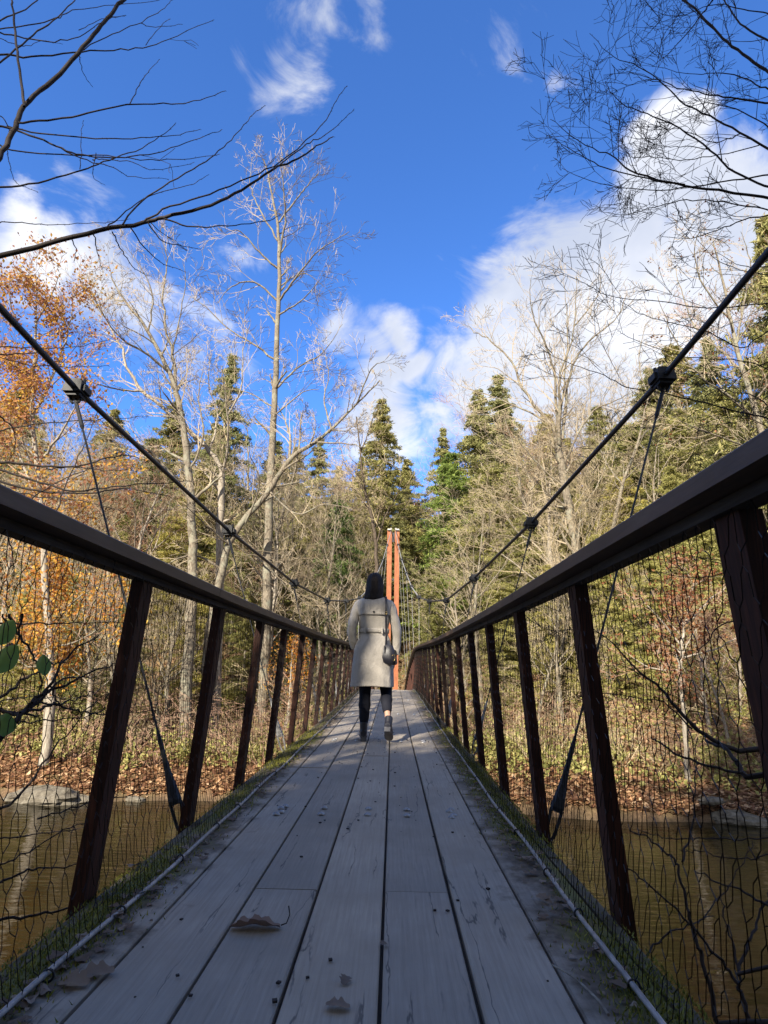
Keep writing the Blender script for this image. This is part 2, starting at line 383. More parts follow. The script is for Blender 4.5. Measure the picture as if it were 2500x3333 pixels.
def build_ground():
    xs = np.concatenate([-np.geomspace(400, 30, 24)[:-1], np.linspace(-30, 30, 170), np.geomspace(30, 400, 24)[1:]])
    ys = np.concatenate([-np.geomspace(200, 10, 20)[:-1], np.linspace(-10, 15, 60)[:-1], np.linspace(15, 50, 150), np.geomspace(50, 420, 34)[1:]])
    X, Y = np.meshgrid(xs, ys); Z = ground(X, Y)
    v = np.stack([X, Y, Z], -1).reshape(-1, 3); a = len(xs)
    i = np.arange(len(ys)-1)[:, None]*a; j = np.arange(a-1)[None]
    mb = MB(); mb.add(v, np.stack([i+j, i+j+1, i+a+j+1, i+a+j], -1).reshape(-1, 4))
    m, n, l, b = mat('forest_floor', rough=.95, spec=.1)
    ge = n.new('ShaderNodeNewGeometry'); P = ge.outputs['Position']
    a1 = noise(n, l, P, 9, 8, .7); a2 = noise(n, l, P, 1.2, 5)
    c = ramp(n, l, a1, [(.3, (.05, .032, .02)), (.45, (.15, .088, .05)), (.58, (.3, .19, .105)), (.75, (.42, .31, .19))])
    c = mixc(n, l, ramp(n, l, a2, [(.42, (0, 0, 0)), (.65, (.7, .7, .7))]), c, (.12, .095, .04))
    sz = n.new('ShaderNodeSeparateXYZ'); l.new(P, sz.inputs[0])
    wet = ramp(n, l, mth(n, l, 'ADD', mth(n, l, 'MULTIPLY', sz.outputs['Z'], .25), 1.0), [(.06, (.9, .9, .9)), (.2, (0, 0, 0))])
    c = mixc(n, l, wet, c, (.07, .052, .035))
    l.new(c, b.inputs['Base Color']); bump(n, l, a1, b, .8, .12)
    tag(mb.build('ground', m, smooth=True), kind='structure')
    mb = MB(); mb.add([[-400, -30, WATER], [400, -30, WATER], [400, 60, WATER], [-400, 60, WATER]], [[0, 1, 2, 3]])
    m, n, l, b = mat('river_water', (.055, .04, .016), .035, 0, .5)
    b.inputs['IOR'].default_value = 1.33
    ge = n.new('ShaderNodeNewGeometry'); P = ge.outputs['Position']
    h1 = noise(n, l, mapping(n, l, P, (.8, 3.2, 1)), 1.7, 4, .5, .4)
    h2 = noise(n, l, mapping(n, l, P, (.5, 1.2, 1)), .6, 3)
    bump(n, l, mth(n, l, 'ADD', h1, mth(n, l, 'MULTIPLY', h2, 1.5)), b, .6, .035)
    l.new(ramp(n, l, noise(n, l, P, .35, 4), [(.35, (.007, .0055, .002)), (.65, (.018, .013, .004))]), b.inputs['Base Color'])
    tag(mb.build('river', m), kind='structure')
build_ground()

# ------------------------------------------------------------------ footbridge
ROWS = [3.13 + 2.714*i for i in range(11)]          # hanger stations
_dk = ([-8, 0, 3, 6.6, 10, 13, 14.7, 16, 18, 20.5, 23, 26, 29, 34], [0, 0, .015, .073, .165, .255, .288, .27, .14, -.06, -.38, -.86, -1.35, -2.0])
_yy = np.linspace(-8, 34, 400); _zz = np.interp(_yy, *_dk)
_k = np.hanning(25); _k /= _k.sum(); _zz = np.convolve(np.pad(_zz, 12, 'edge'), _k, 'valid')
def deck(Y): return np.interp(Y, _yy, _zz)
W = .203; CX = -.1015
bridge = empty('footbridge', (0, 0, 0))
tag(bridge, 'narrow wooden suspension footbridge with grey plank deck, netted sides and brown rails', 'bridge')
def box_along(mb, x0, x1, y0, y1, z0, z1, step=.6, xf=None, bev=0):
    """a timber running along the bridge and following the camber of the deck"""
    m = max(2, int(abs(y1-y0)/step)+1); ys = np.linspace(y0, y1, m)
    rr = []
    for y in ys:
        d = deck(y)
        if bev: p = [(x0, z0), (x1, z0), (x1, z1-bev), (x1-bev, z1), (x0+bev, z1), (x0, z1-bev)]
        else: p = [(x0, z0), (x1, z0), (x1, z1), (x0, z1)]
        rr.append(np.array([[a, y, d+c] for a, c in p]))
    mb.loft(rr)
def build_deck():
    joints = {-4: [-1.5, .9, 5.2, 9.9, 14.6, 19.4, 24, 30], -3: [-1.5, 4.35, 8.55, 13.2, 18, 22.6, 30], -2: [-1.5, 2.09, 7.2, 11.3, 16.7, 21, 25.8, 30],
              -1: [-1.5, 4.92, 9.75, 14, 18.8, 23.6, 30], 0: [-1.5, 2.09, 7.2, 11.9, 16.5, 21.3, 30], 1: [-1.5, .2, 7.2, 12.7, 17.3, 22, 26, 30], 2: [-1.5, 3.6, 8.4, 13.1, 17.9, 22.8, 30]}
    for lane, js in joints.items():
        for a, b in zip(js[:-1], js[1:]):
            mb = MB(); dz = rng.uniform(-.003, .003)
            g = rng.uniform(.003, .0055)
            box_along(mb, lane*W+g, (lane+1)*W-g, a+.004, b-.004, -.042+dz, dz, .5, bev=.004)
            mb.build('plank', MT['deck'], bridge)
    for k in range(-3, 3):
        mb = MB(); box_along(mb, k*W-.012, k*W+.012, -1.5, 29, -.036, -.018); mb.build('joint_dirt', MT['beam'], bridge)
    # dome headed bolts on the beams
    mb = MB(); mb.loft(rings([(0, 0, 0, .017, .017), (0, 0, .003, .0168, .0168), (0, 0, .007, .013, .013), (0, 0, .010, .006, .006)], 10), cap=True)
    bm = mb.mesh('bolt', True); bm.materials.append(MT['galv'])
    for y in ROWS[:9]:
        for lane in range(-3, 2):
            x = (lane+.5)*W + rng.uniform(-.012, .012)
            for dy in (-.06, .06):
                for ex in ((-.012, .012) if lane in (-3, 1) else (0,)):
                    yy = y-.01+dy+ex*1.8; link_mesh('bolt', bm, bridge, (x+ex*.6, yy, deck(yy)+.003), (0, 0, rng.random()))
    for y in ROWS:
        mb = MB(); mb.box((CX, y, deck(y)-.115), (1.5, .14, .14)); mb.build('crossbeam', MT['beam'], bridge)
        mb = MB(); mb.box((CX, y, deck(y)-.195), (1.74, .07, .014)); mb.build('outrigger', MT['cast'], bridge)
    for x in (-.55, .35):
        mb = MB(); box_along(mb, x-.035, x+.035, -1.5, 30, -.3, -.19); mb.build('stringer', MT['beam'], bridge)
    # grey fringe boards outside the last planks
    for x0, x1 in ((-.853, -.817), (.613, .649)):
        for a in np.arange(-1.4, 29, 3.9):
            mb = MB(); box_along(mb, x0, x1, a, a+3.88, -.13, -.006); mb.build('fringe_board', MT['fringe'], bridge)
build_deck()
def build_rails():
    for s in (-1, 1):
        xt = CX + s*.698; xb = CX + s*.754 + s*.02
        i = -1
        for i in range(-2, 32):
            y = 1.955 + .905*i - (.045 if s > 0 else 0)
            if y > 30: break
            mb = MB(); d = deck(y); j = rng.uniform(-.006, .006)
            rr = []
            for t in np.linspace(0, 1, 4):
                x = xb + (xt-xb)*t + s*.012; z = d-.2 + (.93+.2)*t; hx, hy = .02, .041
                rr.append(np.array([[x-hx, y-hy, z], [x+hx, y-hy, z], [x+hx, y+hy, z], [x-hx, y+hy, z]]) + [j, 0, 0])
            mb.loft(rr); mb.build('post', MT['post'], bridge)
        cuts = [-1.6, 2.55, 6.6, 10.8, 14.9, 19, 23.2, 27.4, 30.2]
        for a, b in zip(cuts[:-1], cuts[1:]):
            mb = MB(); box_along(mb, xt-.07, xt+.075, a+.002, b-.002, .953, .99, .4, bev=.004)
            o = mb.build('handrail', MT['rail'], bridge)
            mb = MB(); box_along(mb, xt-.022, xt+.022, a, b, .928, .951, .4); mb.build('underrail', MT['beam'], o)
        # galvanised lacing cable holding the foot of the net
        xw = -.715 if s < 0 else .545
        ys = np.arange(-.6, 30, .12)
        pts = np.stack([xw+.004*np.sin(ys*3.1), ys, deck(ys)+.014+.004*np.sin(ys*5.3)], 1)
        mb = MB(); mb.tube(pts, .0062, 8)
        q = mb.build('lacing_cable', MT['galv'], bridge, True)
        mb = MB()
        th = np.linspace(0, 2*math.pi, 15)
        mb.tube(np.stack([.012*np.cos(th), 0*th, .012*np.sin(th)], 1), .0028, 5)
        mb.tube([(0, 0, -.012), (.002, 0, -.03)], .003, 5)
        cm = mb.mesh('cable_staple', True); cm.materials.append(MT['cast'])
        for y in np.arange(.62, 24, .42):
            link_mesh('staple', cm, q, (xw, y + rng.uniform(-.05, .05), float(deck(y))+.014), (0, 0, rng.uniform(-.3, .3)))
        # net: stretched hexagonal mesh of black wire
        sx = .027; nz = 5; top = np.array([xt-s*.02, .94]); bot = np.array([xw, .016])
        ys = np.arange(.25, 16, sx)
        lines = []
        jit = nrg.normal(0, 1, (len(ys)+1, nz*2+3, 2))
        mb = MB(); P0 = []; P1 = []
        def node(c, kk):      # a twisted joint between column c and c+1 at level kk
            t = kk/(nz*2)
            sag = .018*math.sin(c*.23+kk)*math.sin(t*math.pi)
            y = ys[min(c, len(ys)-1)] + sx*.5 + jit[c, kk, 0]*.0042 + sag
            x = bot[0]+(top[0]-bot[0])*t + s*(.018*math.sin(t*math.pi)*(1+.6*math.sin(c*.17)) + jit[c, kk, 1]*.0012)
            z = bot[1]+(top[1]-bot[1])*t + (jit[c, kk, 1]*.006 if 0 < kk < nz*2 else 0)
            return x, y, z
        for c in range(len(ys)-2):
            for kk in range(0, nz*2+1):
                if (c+kk) % 2: continue
                x, y, z = node(c, kk); d = float(deck(y)); 
                a = np.array([x, y, z+d-.011]); b = np.array([x, y, z+d+.011])
                P0.append(a); P1.append(b)
                if kk < nz*2:
                    for c2 in (c-1, c+1):
                        if c2 < 0 or c2 >= len(ys)-2: continue
                        x2, y2, z2 = node(c2, kk+1); d2 = float(deck(y2))
                        e = np.array([x2, y2, z2+d2-.011])
                        m1 = b*.8+e*.2 + [0, (y2-y)*.28, 0]; m2 = b*.2+e*.8 - [0, (y2-y)*.16, 0]
                        P0 += [b, m1, m2]; P1 += [m1, m2, e]
        rad = np.full(len(P0), .0011)
        mb.segs(P0, P1, rad, rad, 3)
        mb.build('netting', MT['net'], bridge)
build_rails()

TX, TY = float(at(848, 1300, 30.3)[0]), 30.3
def build_cables():
    L = [(-1.83, 2.22), (-1.649, 2.025), (-1.412, 1.896), (-1.227, 1.973), (-1.093, 2.273), (-.93, 2.68), (-.76, 3.34), (-.60, 4.25), (-.44, 5.27), (-.30, 6.5), (-.17, 7.75)]
    Rr = [(1.549, 2.322), (1.396, 2.145), (1.177, 2.006), (1.013, 2.005), (.864, 2.301), (.732, 2.731), (.606, 3.396), (.496, 4.279), (.355, 5.291), (.212, 6.526), (.079, 7.816)]
    # clamp block with lugs, bolt stub and shackle
    mb = MB()
    mb.box((0, 0, 0), (.075, .085, .05)); mb.box((0, 0, .031), (.055, .075, .014)); mb.box((0, 0, -.03), (.06, .06, .018))
    mb.box((.043, 0, -.002), (.014, .06, .03)); mb.box((-.043, 0, -.002), (.014, .06, .03))
    for sx in (-.026, .026): mb.tube([(sx, 0, -.03), (sx, 0, .052)], .0075, 6)
    th = np.linspace(0, math.pi, 9)
    mb.tube(np.stack([.024*np.cos(th), 0*th, -.035-.032*np.sin(th)], 1), .0065, 6)
    cm = mb.mesh('clamp'); cm.materials.append(MT['cast'])
    for s, P in ((-1, L), (1, Rr)):
        pts = [np.array([x, y, z]) for (x, z), y in zip(P, ROWS)]
        e = at(0, 665, 2.35) if s < 0 else at(1659, 545, 2.2)
        d = (e-pts[0]); n0 = pts[0] + d*4.5/abs(d[1])*1.0
        allp = [n0] + pts
        far = np.array([TX+s*.12, TY, 7.85]); allp[-1] = far
        mb = MB(); mb.tube(allp[6:], .0165, 8); mb.build('main_cable', MT['galv'], bridge, True)
        mb = MB(); mb.tube(allp[:7], .0165, 8)
        mc = mb.build('main_cable', MT['cable'], bridge, True)
        # back stay down to the far bank
        mb = MB(); mb.tube([far, (TX+s*2.4, 43.5, float(ground(TX+s*2.4, 43.5))+.1)], .0165, 6); mb.build('back_stay', MT['galv'], bridge)
        for i, q in enumerate(pts[:-1]):
            dirv = Vector(allp[i+2]-allp[i]).normalized()
            c = link_mesh('clamp', cm, mc, q, (math.asin(dirv.z), 0, math.atan2(-dirv.x, dirv.y)), (1.3, 1.3, 1.3))
            b = np.array([CX+s*.845, ROWS[i], float(deck(ROWS[i]))-.17])
            a = q - [0, 0, .065]
            v = (b-a)/np.linalg.norm(b-a)
            mb = MB(); mb.tube([a+v*.1, b-v*.42], .0058, 6)
            h = mb.build('hanger', MT['galv'] if i > 4 else MT['cable'], bridge)
            mb = MB(); mb.tube([a-v*.01, a+v*.03, a+v*.05, a+v*.17, a+v*.19], [.010, .012, .011, .0125, .007], 8); mb.build('top_socket', MT['cast'], h)
            mb = MB(); mb.tube([b-v*.56, b-v*.5, b-v*.42, b-v*.36, b-v*.22, b-v*.2], [.007, .012, .0125, .016, .034, .028], 8)
            e1 = np.cross(v, [0, 1, 0]); e1 /= np.linalg.norm(e1)
            for w in (-1, 1): mb.tube([b-v*.21+e1*w*.026, b-v*.1+e1*w*.02, b-v*.04], .008, 6)
            mb.box(b-v*.02, (.05, .06, .10)); mb.build('bottom_socket', MT['galv'] if i != 0 else MT['cast'], h)
build_cables()
def build_tower():
    t = empty('bridge_tower', (TX, TY, -1.7)); tag(t, 'rust red twin-legged steel tower at the far end of the footbridge', 'tower')
    for s in (-1, 1):
        mb = MB(); w, d, f = .125, .15, .018; x = s*.195
        mb.box((x, 0, 4.65), (w*2, f, 9.9)) if False else None
        mb.box((x, -d/2, 4.6), (.24, f, 9.9)); mb.box((x, d/2, 4.6), (.24, f, 9.9)); mb.box((x, 0, 4.6), (.03, d-f-.004, 9.896))
        mb.box((x-.11, 0, 4.6), (f, d-f-.004, 9.896)); mb.box((x+.11, 0, 4.6), (f, d-f-.004, 9.896))
        mb.build('leg', MT['towerpaint'], t)
        mb = MB(); mb.box((s*.2, -.02, 9.59), (.2, .34, .07)); mb.tube([(s*.13, -.2, 9.62), (s*.13, .2, 9.66)], .05, 8); mb.build('saddle', MT['galv'], t)
    for z in (9.2, 7.0, 4.6, 2.2):
        mb = MB(); mb.box((0, 0, z), (.148, .1, .5 if z > 9 else .08)); mb.build('spacer', MT['cast'], t)
    mb = MB(); mb.box((0, 0, -.55), (1.1, .8, .5)); mb.build('footing', MT['fringe'], t)
build_tower()

# ------------------------------------------------------------------ trees
class Tree:
    def __init__(s, seed): s.r = random.Random(seed); s.seg = []   # p0, p1, r0, r1, level
    def branch(s, p, d, L, r0, lvl, mx, bend=.18, up=.05, dens=1.0, ang=(28, 62), lr=(.45, .72), seglen=None, rmin=.006, rend=.35):
        R_ = s.r; n = max(2, int(L/(seglen or (L/5 if lvl < 2 else L/3)))); st = L/n
        p = list(p); d = list(d); r = r0; pts = []
        for i in range(n):
            q = [p[k]+d[k]*st for k in range(3)]
            rn = max(rmin, r0*(1-(1-rend)*(i+1)/n))
            s.seg.append((p, q, r, rn, lvl)); pts.append((q, list(d), rn, (i+1)/n)); p = q; r = rn
            d = [d[k]+R_.gauss(0, bend) for k in range(3)]; d[2] += up
            m = math.sqrt(sum(c*c for c in d)) or 1; d = [c/m for c in d]
        if lvl >= mx: return
        nc = max(1, int(round((3.0+R_.random()*2.5)*dens)))
        for c in range(nc):
            q, dd, rr, t = pts[min(n-1, int((.25+.75*(c+R_.random())/nc)*n))]
            s.child(q, dd, L*R_.uniform(*lr)*(1.15-.45*t), min(rr*.62, r0*.55), lvl+1, mx, bend, up, dens, ang, lr, rmin)
    def child(s, q, dd, L, r, lvl, mx, bend, up, dens, ang, lr, rmin):
        R_ = s.r; a = R(R_.uniform(*ang)); ph = R_.uniform(0, 2*math.pi)
        v = Vector(dd); o = v.orthogonal().normalized(); o.rotate(Matrix.Rotation(ph, 3, v))
        nd = v*math.cos(a)+o*math.sin(a)
        s.branch(q, list(nd), L, max(rmin, r), lvl, mx, bend, up, dens, ang, lr, None, rmin)
    def limb(s, pts, r0, r1, lvl=1, mx=4, sub=1.0, Ls=None, start=.15, sp=None, rmin=.006, bend=.17, up=.05, kinds=(30, 65), lr=(.45, .7)):
        """a surveyed limb (3-D polyline) that then grows its own side branches"""
        P = interp(pts, max(6, len(pts)*4)) if len(pts) > 2 else np.array(pts, float)
        n = len(P); L = np.linalg.norm(np.diff(P, axis=0), axis=1).sum()
        w = np.array([[s.r.gauss(0, 1) for _ in range(3)] for _ in range(n)])*(L*.004 if lvl else .02); w[0] = 0; w[-1] = 0; P = P+w
        rad = np.linspace(r0, r1, n)
        for i in range(n-1): s.seg.append((list(P[i]), list(P[i+1]), rad[i], rad[i+1], lvl))
        cnt = int((sp or L*1.0)*sub); Ls = Ls or L*.32
        for c in range(cnt):
            t = start+(1-start)*(c+s.r.random())/max(cnt, 1); i = min(n-2, int(t*(n-1)))
            d = P[i+1]-P[i]; d = d/np.linalg.norm(d)
            s.child(list(P[i]), list(d), Ls*s.r.uniform(.6, 1.2)*(1.15-.55*t), max(rmin, rad[i]*.5), lvl+1, mx, bend, up, 1.0, kinds, lr, rmin)
        return P
    def mesh_lv(s, lo, hi, k, origin=(0, 0, 0), name='tree'):
        q = [g for g in s.seg if lo <= g[4] <= hi]
        mb = MB()
        if q:
            o = np.array(origin)
            mb.segs(np.array([g[0] for g in q])-o, np.array([g[1] for g in q])-o, [g[2] for g in q], [g[3] for g in q], k)
        return mb
    def tips(s, lvl): return [g for g in s.seg if g[4] >= lvl]

def leafcards(pts, dirs, n, size, spread, seed, narrow=.7, droop=.3):
    """n small leaf shaped faces scattered round the given points"""
    g = np.random.default_rng(seed); pts = np.asarray(pts); idx = g.integers(0, len(pts), n)
    c = pts[idx] + g.normal(0, spread, (n, 3))
    a = g.normal(0, 1, (n, 3)); a[:, 2] -= droop; a /= np.linalg.norm(a, axis=1)[:, None]
    b = np.cross(a, g.normal(0, 1, (n, 3))); b /= np.linalg.norm(b, axis=1)[:, None]
    nn = np.cross(a, b)
    sz = size*g.uniform(.6, 1.4, (n, 1))
    v = np.stack([c-a*sz, c+b*sz*narrow-nn*sz*.15, c+a*sz, c-b*sz*narrow-nn*sz*.15], 1)
    mb = MB(); mb.add(v.reshape(-1, 3), np.arange(n*4).reshape(-1, 4)); return mb

def bare_variant(seed, H=16, lean=.03, mx=4, dens=1.0, trunk_r=.2, first=.3, spread=(25, 55)):
    t = Tree(seed); r = t.r; n = 12; p = np.array([0., 0, -.5]); d = np.array([r.gauss(0, lean), r.gauss(0, lean), 1.])
    P = [p]
    for i in range(n):
        d = d + np.array([r.gauss(0, .06), r.gauss(0, .06), 0]); d /= np.linalg.norm(d); p = p+d*(H*.86/n); P.append(p)
    rad = np.linspace(trunk_r, .025, n+1)
    P = np.array(P)
    for i in range(n): t.seg.append((list(P[i]), list(P[i+1]), rad[i], rad[i+1], 0))
    c = 0; m = int(17*dens)
    for c in range(m):
        u = first+(1-first)*(c+r.random()*.8)/m; i = min(n-1, int(u*n))
        L = H*r.uniform(.2, .34)*(1.25-.75*u)
        t.child(list(P[i]+(P[min(n, i+1)]-P[i])*r.random()), [0, 0, 1], L, rad[i]*.45, 1, mx, .16, .10, 1.0, spread, (.5, .74), .0065)
    return t

def tree_meshes(t, bark, twig, name):
    a = t.mesh_lv(0, 1, 6).mesh(name+'_trunk', True); a.materials.append(bark)
    c = t.mesh_lv(2, 9, 3).mesh(name+'_crown'); c.materials.append(twig)
    return a, c
def place_tree(kind, meshes, names, x, y, h, h0, rz, label, cat, group, sx=1.0):
    s = h/h0
    e = empty(kind, (x, y, float(ground(x, y))-.1), rz, (s*sx, s*sx, s))
    tag(e, label, cat, group)
    for me, nm in zip(meshes, names): link_mesh(nm, me, e)
    return e

BV = []
for i, (sd, bk, tw) in enumerate(((11, 'bark_pale', 'twig_pale'), (23, 'bark_mid', 'twig_tan'), (37, 'bark_pale', 'twig_tan'), (41, 'bark_mid', 'twig_pale'), (59, 'bark_mid', 'twig_brown'))):
    BV.append(tree_meshes(bare_variant(sd, 16, dens=1.0), MT[bk], MT[tw], 'bare%d' % i))

def conifer_variant(seed, H=16, rad=3.0, leafmat='hemlock', n=15000, size=.16, gap=.0, point=.9):
    r = random.Random(seed); g = np.random.default_rng(seed)
    t = Tree(seed); P = [np.array([0, 0, H*k/10-.5*(k == 0)]) for k in range(11)]
    for i in range(10): t.seg.append((list(P[i]), list(P[i+1]), .22*(1-i/10.5), .22*(1-(i+1)/10.5), 0))
    pts = []; z = H*.06
    while z < H*.98:
        f = 1-z/H; L0 = rad*(f**point)+.10
        for b in range(r.randint(4, 6)):
            if r.random() < gap: continue
            a = r.uniform(0, 2*math.pi); L = L0*r.uniform(.62, 1.12); s0 = np.array([0, 0, z])
            m = 5; prev = s0
            for j in range(1, m+1):
                u = j/m; q = s0+np.array([math.cos(a)*L*u, math.sin(a)*L*u, L*(.22*u-.42*u*u)+r.uniform(-.05, .05)])
                t.seg.append((list(prev), list(q), .03*(1.1-u), .03*(1.05-u), 1)); 
                wd = L*.26*(1-abs(u-.5))
                for k in range(int(3+L*2.2)):
                    w = r.uniform(-wd, wd)
                    pts.append(q*(1)+np.array([-math.sin(a)*w, math.cos(a)*w, -abs(w)*.18+r.uniform(-.06, .06)]) - (q-prev)*r.random())
                prev = q
        z += H*.022*r.uniform(.8, 1.3)
    lc = leafcards(pts, None, n, size, .07, seed, .22, .35)
    tr = t.mesh_lv(0, 1, 5).mesh('conifer_trunk', True); tr.materials.append(MT['bark_mid'])
    fo = lc.mesh('conifer_foliage'); fo.materials.append(MT[leafmat])
    return tr, fo
CV = {'hemlock': [conifer_variant(3, 16, 4.6, 'hemlock', 42000, .12), conifer_variant(5, 16, 3.9, 'hemlock', 36000, .12, .2)],
      'pine': [conifer_variant(8, 14, 3.3, 'pine', 26000, .14, .12, .6)],
      'olive': [conifer_variant(13, 14, 4.0, 'olive', 30000, .115, .2, .5), conifer_variant(17, 14, 3.4, 'olive', 25000, .115, .3, .55)]}
CN = ('trunk', 'crown'); BN = ('trunk', 'crown')

SIDES = ((-9999, 60, 'behind the orange oak at the far left'), (60, 170, 'right behind the tall orange oak'), (170, 290, 'where the left main cable clamp hangs'), (290, 400, 'behind the big left-sweeping limb'), (400, 500, 'just left of the tallest bare tree'),
         (500, 600, 'beside the trunk of the tallest bare tree'), (600, 700, 'right of the tallest bare tree'), (700, 790, 'left of the tower'), (790, 880, 'behind the tower'), (880, 960, 'right of the tower'), (960, 1050, 'behind the bright pine right of the tower'),
         (1050, 1130, 'left of the broad fan-crowned tree'), (1130, 1230, 'behind the broad fan-crowned tree'), (1230, 1330, 'right of the broad fan-crowned tree'), (1330, 1440, 'below the right cable clamp'), (1440, 1550, 'between right cable clamp and picture edge'), (1550, 9999, 'by the right picture edge'))
def where(X, Y, Z=2):
    d = np.array([X, Y, Z])-CP; px = (1250+FPX*(RT@d)/(FW@d))*1659/2500
    side = [c for a, b, c in SIDES if a <= px < b][0]
    row = 'on the far bank' if Y < 37 else 'low on the hillside' if Y < 46 else 'midway up the hillside' if Y < 58 else 'high on the hillside' if Y < 75 else 'on the ridge'
    return side, row
def spec_tree(px, py, Y, kind, label=None, group=None, vi=0, sx=1.0):
    q = at(px, py, Y); g = float(ground(q[0], Y)); h = (q[2]-g)*1.03
    if group:
        a_, b_ = where(q[0], Y); label = label.format(b_, a_); group = label
    if kind == 'bare':
        return place_tree('bare_tree', BV[vi % len(BV)], BN, q[0], Y, h, 15.5, rng.uniform(0, 6.28), label, 'tree', group, sx)
    v = CV[kind]; h0 = 16 if kind == 'hemlock' else 14
    nm = {'hemlock': 'hemlock_tree', 'pine': 'pine_tree', 'olive': 'evergreen_tree'}[kind]
    return place_tree(nm, v[vi % len(v)], CN, q[0], Y, h, h0, rng.uniform(0, 6.28), label, 'tree', group, sx)

named = [(827, 869, 48, 'hemlock', 'pointed dark hemlock rising behind the tower, its tip against the clouds', 0, 1.25),
 (500, 765, 50, 'hemlock', 'narrow dark hemlock standing left of the tallest bare tree', 1, 1.0),
 (1035, 849, 46, 'hemlock', 'tall dense hemlock with its pointed tip right of the blue gap over the tower', 0, 1.25),
 (1075, 812, 52, 'hemlock', 'tallest dark hemlock close behind the dense one on the right slope', 1, 1.2),
 (955, 925, 56, 'hemlock', 'small olive hemlock at the bottom of the sky gap right of the tower', 1, 1.0),
 (735, 1085, 37, 'pine', 'bright green pine left of the tower top', 0, 1.1),
 (975, 985, 42, 'pine', 'bright green bushy pine right of the tower top', 0, 1.35),
 (1655, 480, 33, 'hemlock', 'dark hemlock at the right edge of the view behind the main cable', 0, 1.1),
 (690, 945, 46, 'hemlock', 'dull green hemlock between the tallest bare tree and the tower', 1, 1.1)]
for px, py, Y, kd, lb, vi, sx in named: spec_tree(px, py, Y, kd, lb, None, vi, sx)
hem = [(600, 960, 52), (330, 960, 54), (200, 1000, 50), (90, 930, 56), (440, 990, 48), (560, 1060, 44), (1180, 900, 58), (1290, 870, 62), (1400, 800, 57), (1520, 720, 52), (880, 1000, 62), (780, 985, 58),
       (640, 1150, 38), (860, 1120, 44), (1010, 1150, 40), (1420, 1010, 44), (-60, 900, 50), (-200, 950, 60), (1760, 800, 55), (1900, 850, 60), (730, 1010, 66), (1230, 960, 66), (250, 900, 70), (20, 960, 70), (380, 880, 66), (470, 900, 68), (540, 930, 66), (640, 960, 68), (700, 1040, 56), (1000, 930, 66), (1090, 880, 68), (1250, 830, 64), (1350, 780, 64), (1450, 740, 62), (1600, 700, 60), (150, 880, 66), (50, 850, 62), (1560, 850, 66), (1130, 960, 44)]
for i, (px, py, Y) in enumerate(hem):
    if i >= 26 and i % 3 != 0:
        spec_tree(px, py+rng.uniform(-40, 0), Y, 'bare', 'tall bare tree {}, {}', 1, i, 1.2); continue
    spec_tree(px, py+rng.uniform(-15, 15), Y, 'hemlock', 'dark hemlock {}, {}', 1, i, rng.uniform(1.3, 1.8))
olv = [(1130, 1120, 37), (1240, 1080, 36), (1340, 1030, 38), (1450, 1010, 36), (1560, 960, 38), (1650, 930, 40), (1060, 1010, 40), (1180, 1000, 46), (1290, 1150, 33), (1400, 1180, 32), (1520, 1150, 33), (1620, 1120, 32),
       (620, 1210, 36), (540, 1260, 33), (700, 1230, 36), (440, 1250, 33), (170, 1250, 31), (60, 1280, 30), (300, 1240, 33), (1180, 1230, 33), (1080, 1260, 34), (760, 1200, 40), (930, 1230, 38), (1750, 1100, 34), (-80, 1250, 32), (1280, 960, 44), (1360, 920, 46), (1460, 880, 44), (1560, 840, 42), (1640, 790, 42), (1200, 1000, 42), (1090, 960, 48), (680, 1080, 44), (520, 1130, 42), (380, 1120, 44), (270, 1120, 42), (830, 1030, 54)]
for i, (px, py, Y) in enumerate(olv):
    spec_tree(px, py+rng.uniform(-12, 12), Y, 'olive', 'yellow-green evergreen {}, {}', 1, i, rng.uniform(1.0, 1.5))
# bare trees of the wood
bt = []
r2 = random.Random(99)
for k in range(96):
    Y = r2.choice([34, 38, 43, 48, 54, 60, 68, 78, 90])+r2.uniform(-3, 3); X = r2.uniform(-.78, .74)*Y
    if abs(X-TX) < 2.2 and Y < 36: continue
    bt.append((X, Y, r2.uniform(11, 17) if Y < 50 else r2.uniform(13, 18)))
for i, (X, Y, h) in enumerate(bt):
    pxx = X/Y
    lim = 13.5 if -.12 < pxx < .18 else 18
    a_, b_ = where(X, Y); lab_ = ('pale', 'grey', 'slim pale', 'slim grey', 'reddish')[i % 5]+' bare tree '+b_+', '+a_
    place_tree('bare_tree', BV[i % 5], BN, X, Y, min(h, lim), 15.5, r2.uniform(0, 6.28), lab_, 'tree', lab_, r2.uniform(.8, 1.2))

for i in range(34):
    Y = r2.uniform(26, 42); X = r2.uniform(-.74, .7)*Y
    if Y < float(shore(X))+3.5 or (abs(X-TX) < 2.0 and Y < 34): continue
    a_, b_ = where(X, Y); lab_ = ('pale', 'tan', 'thin pale', 'thin tan', 'reddish')[i % 5]+' bare sapling '+b_+', '+a_
    place_tree('bare_sapling', BV[i % 5], BN, X, Y, r2.uniform(5, 9.5), 15.5, r2.uniform(0, 6.28), lab_, 'tree', lab_, r2.uniform(1.0, 1.6))

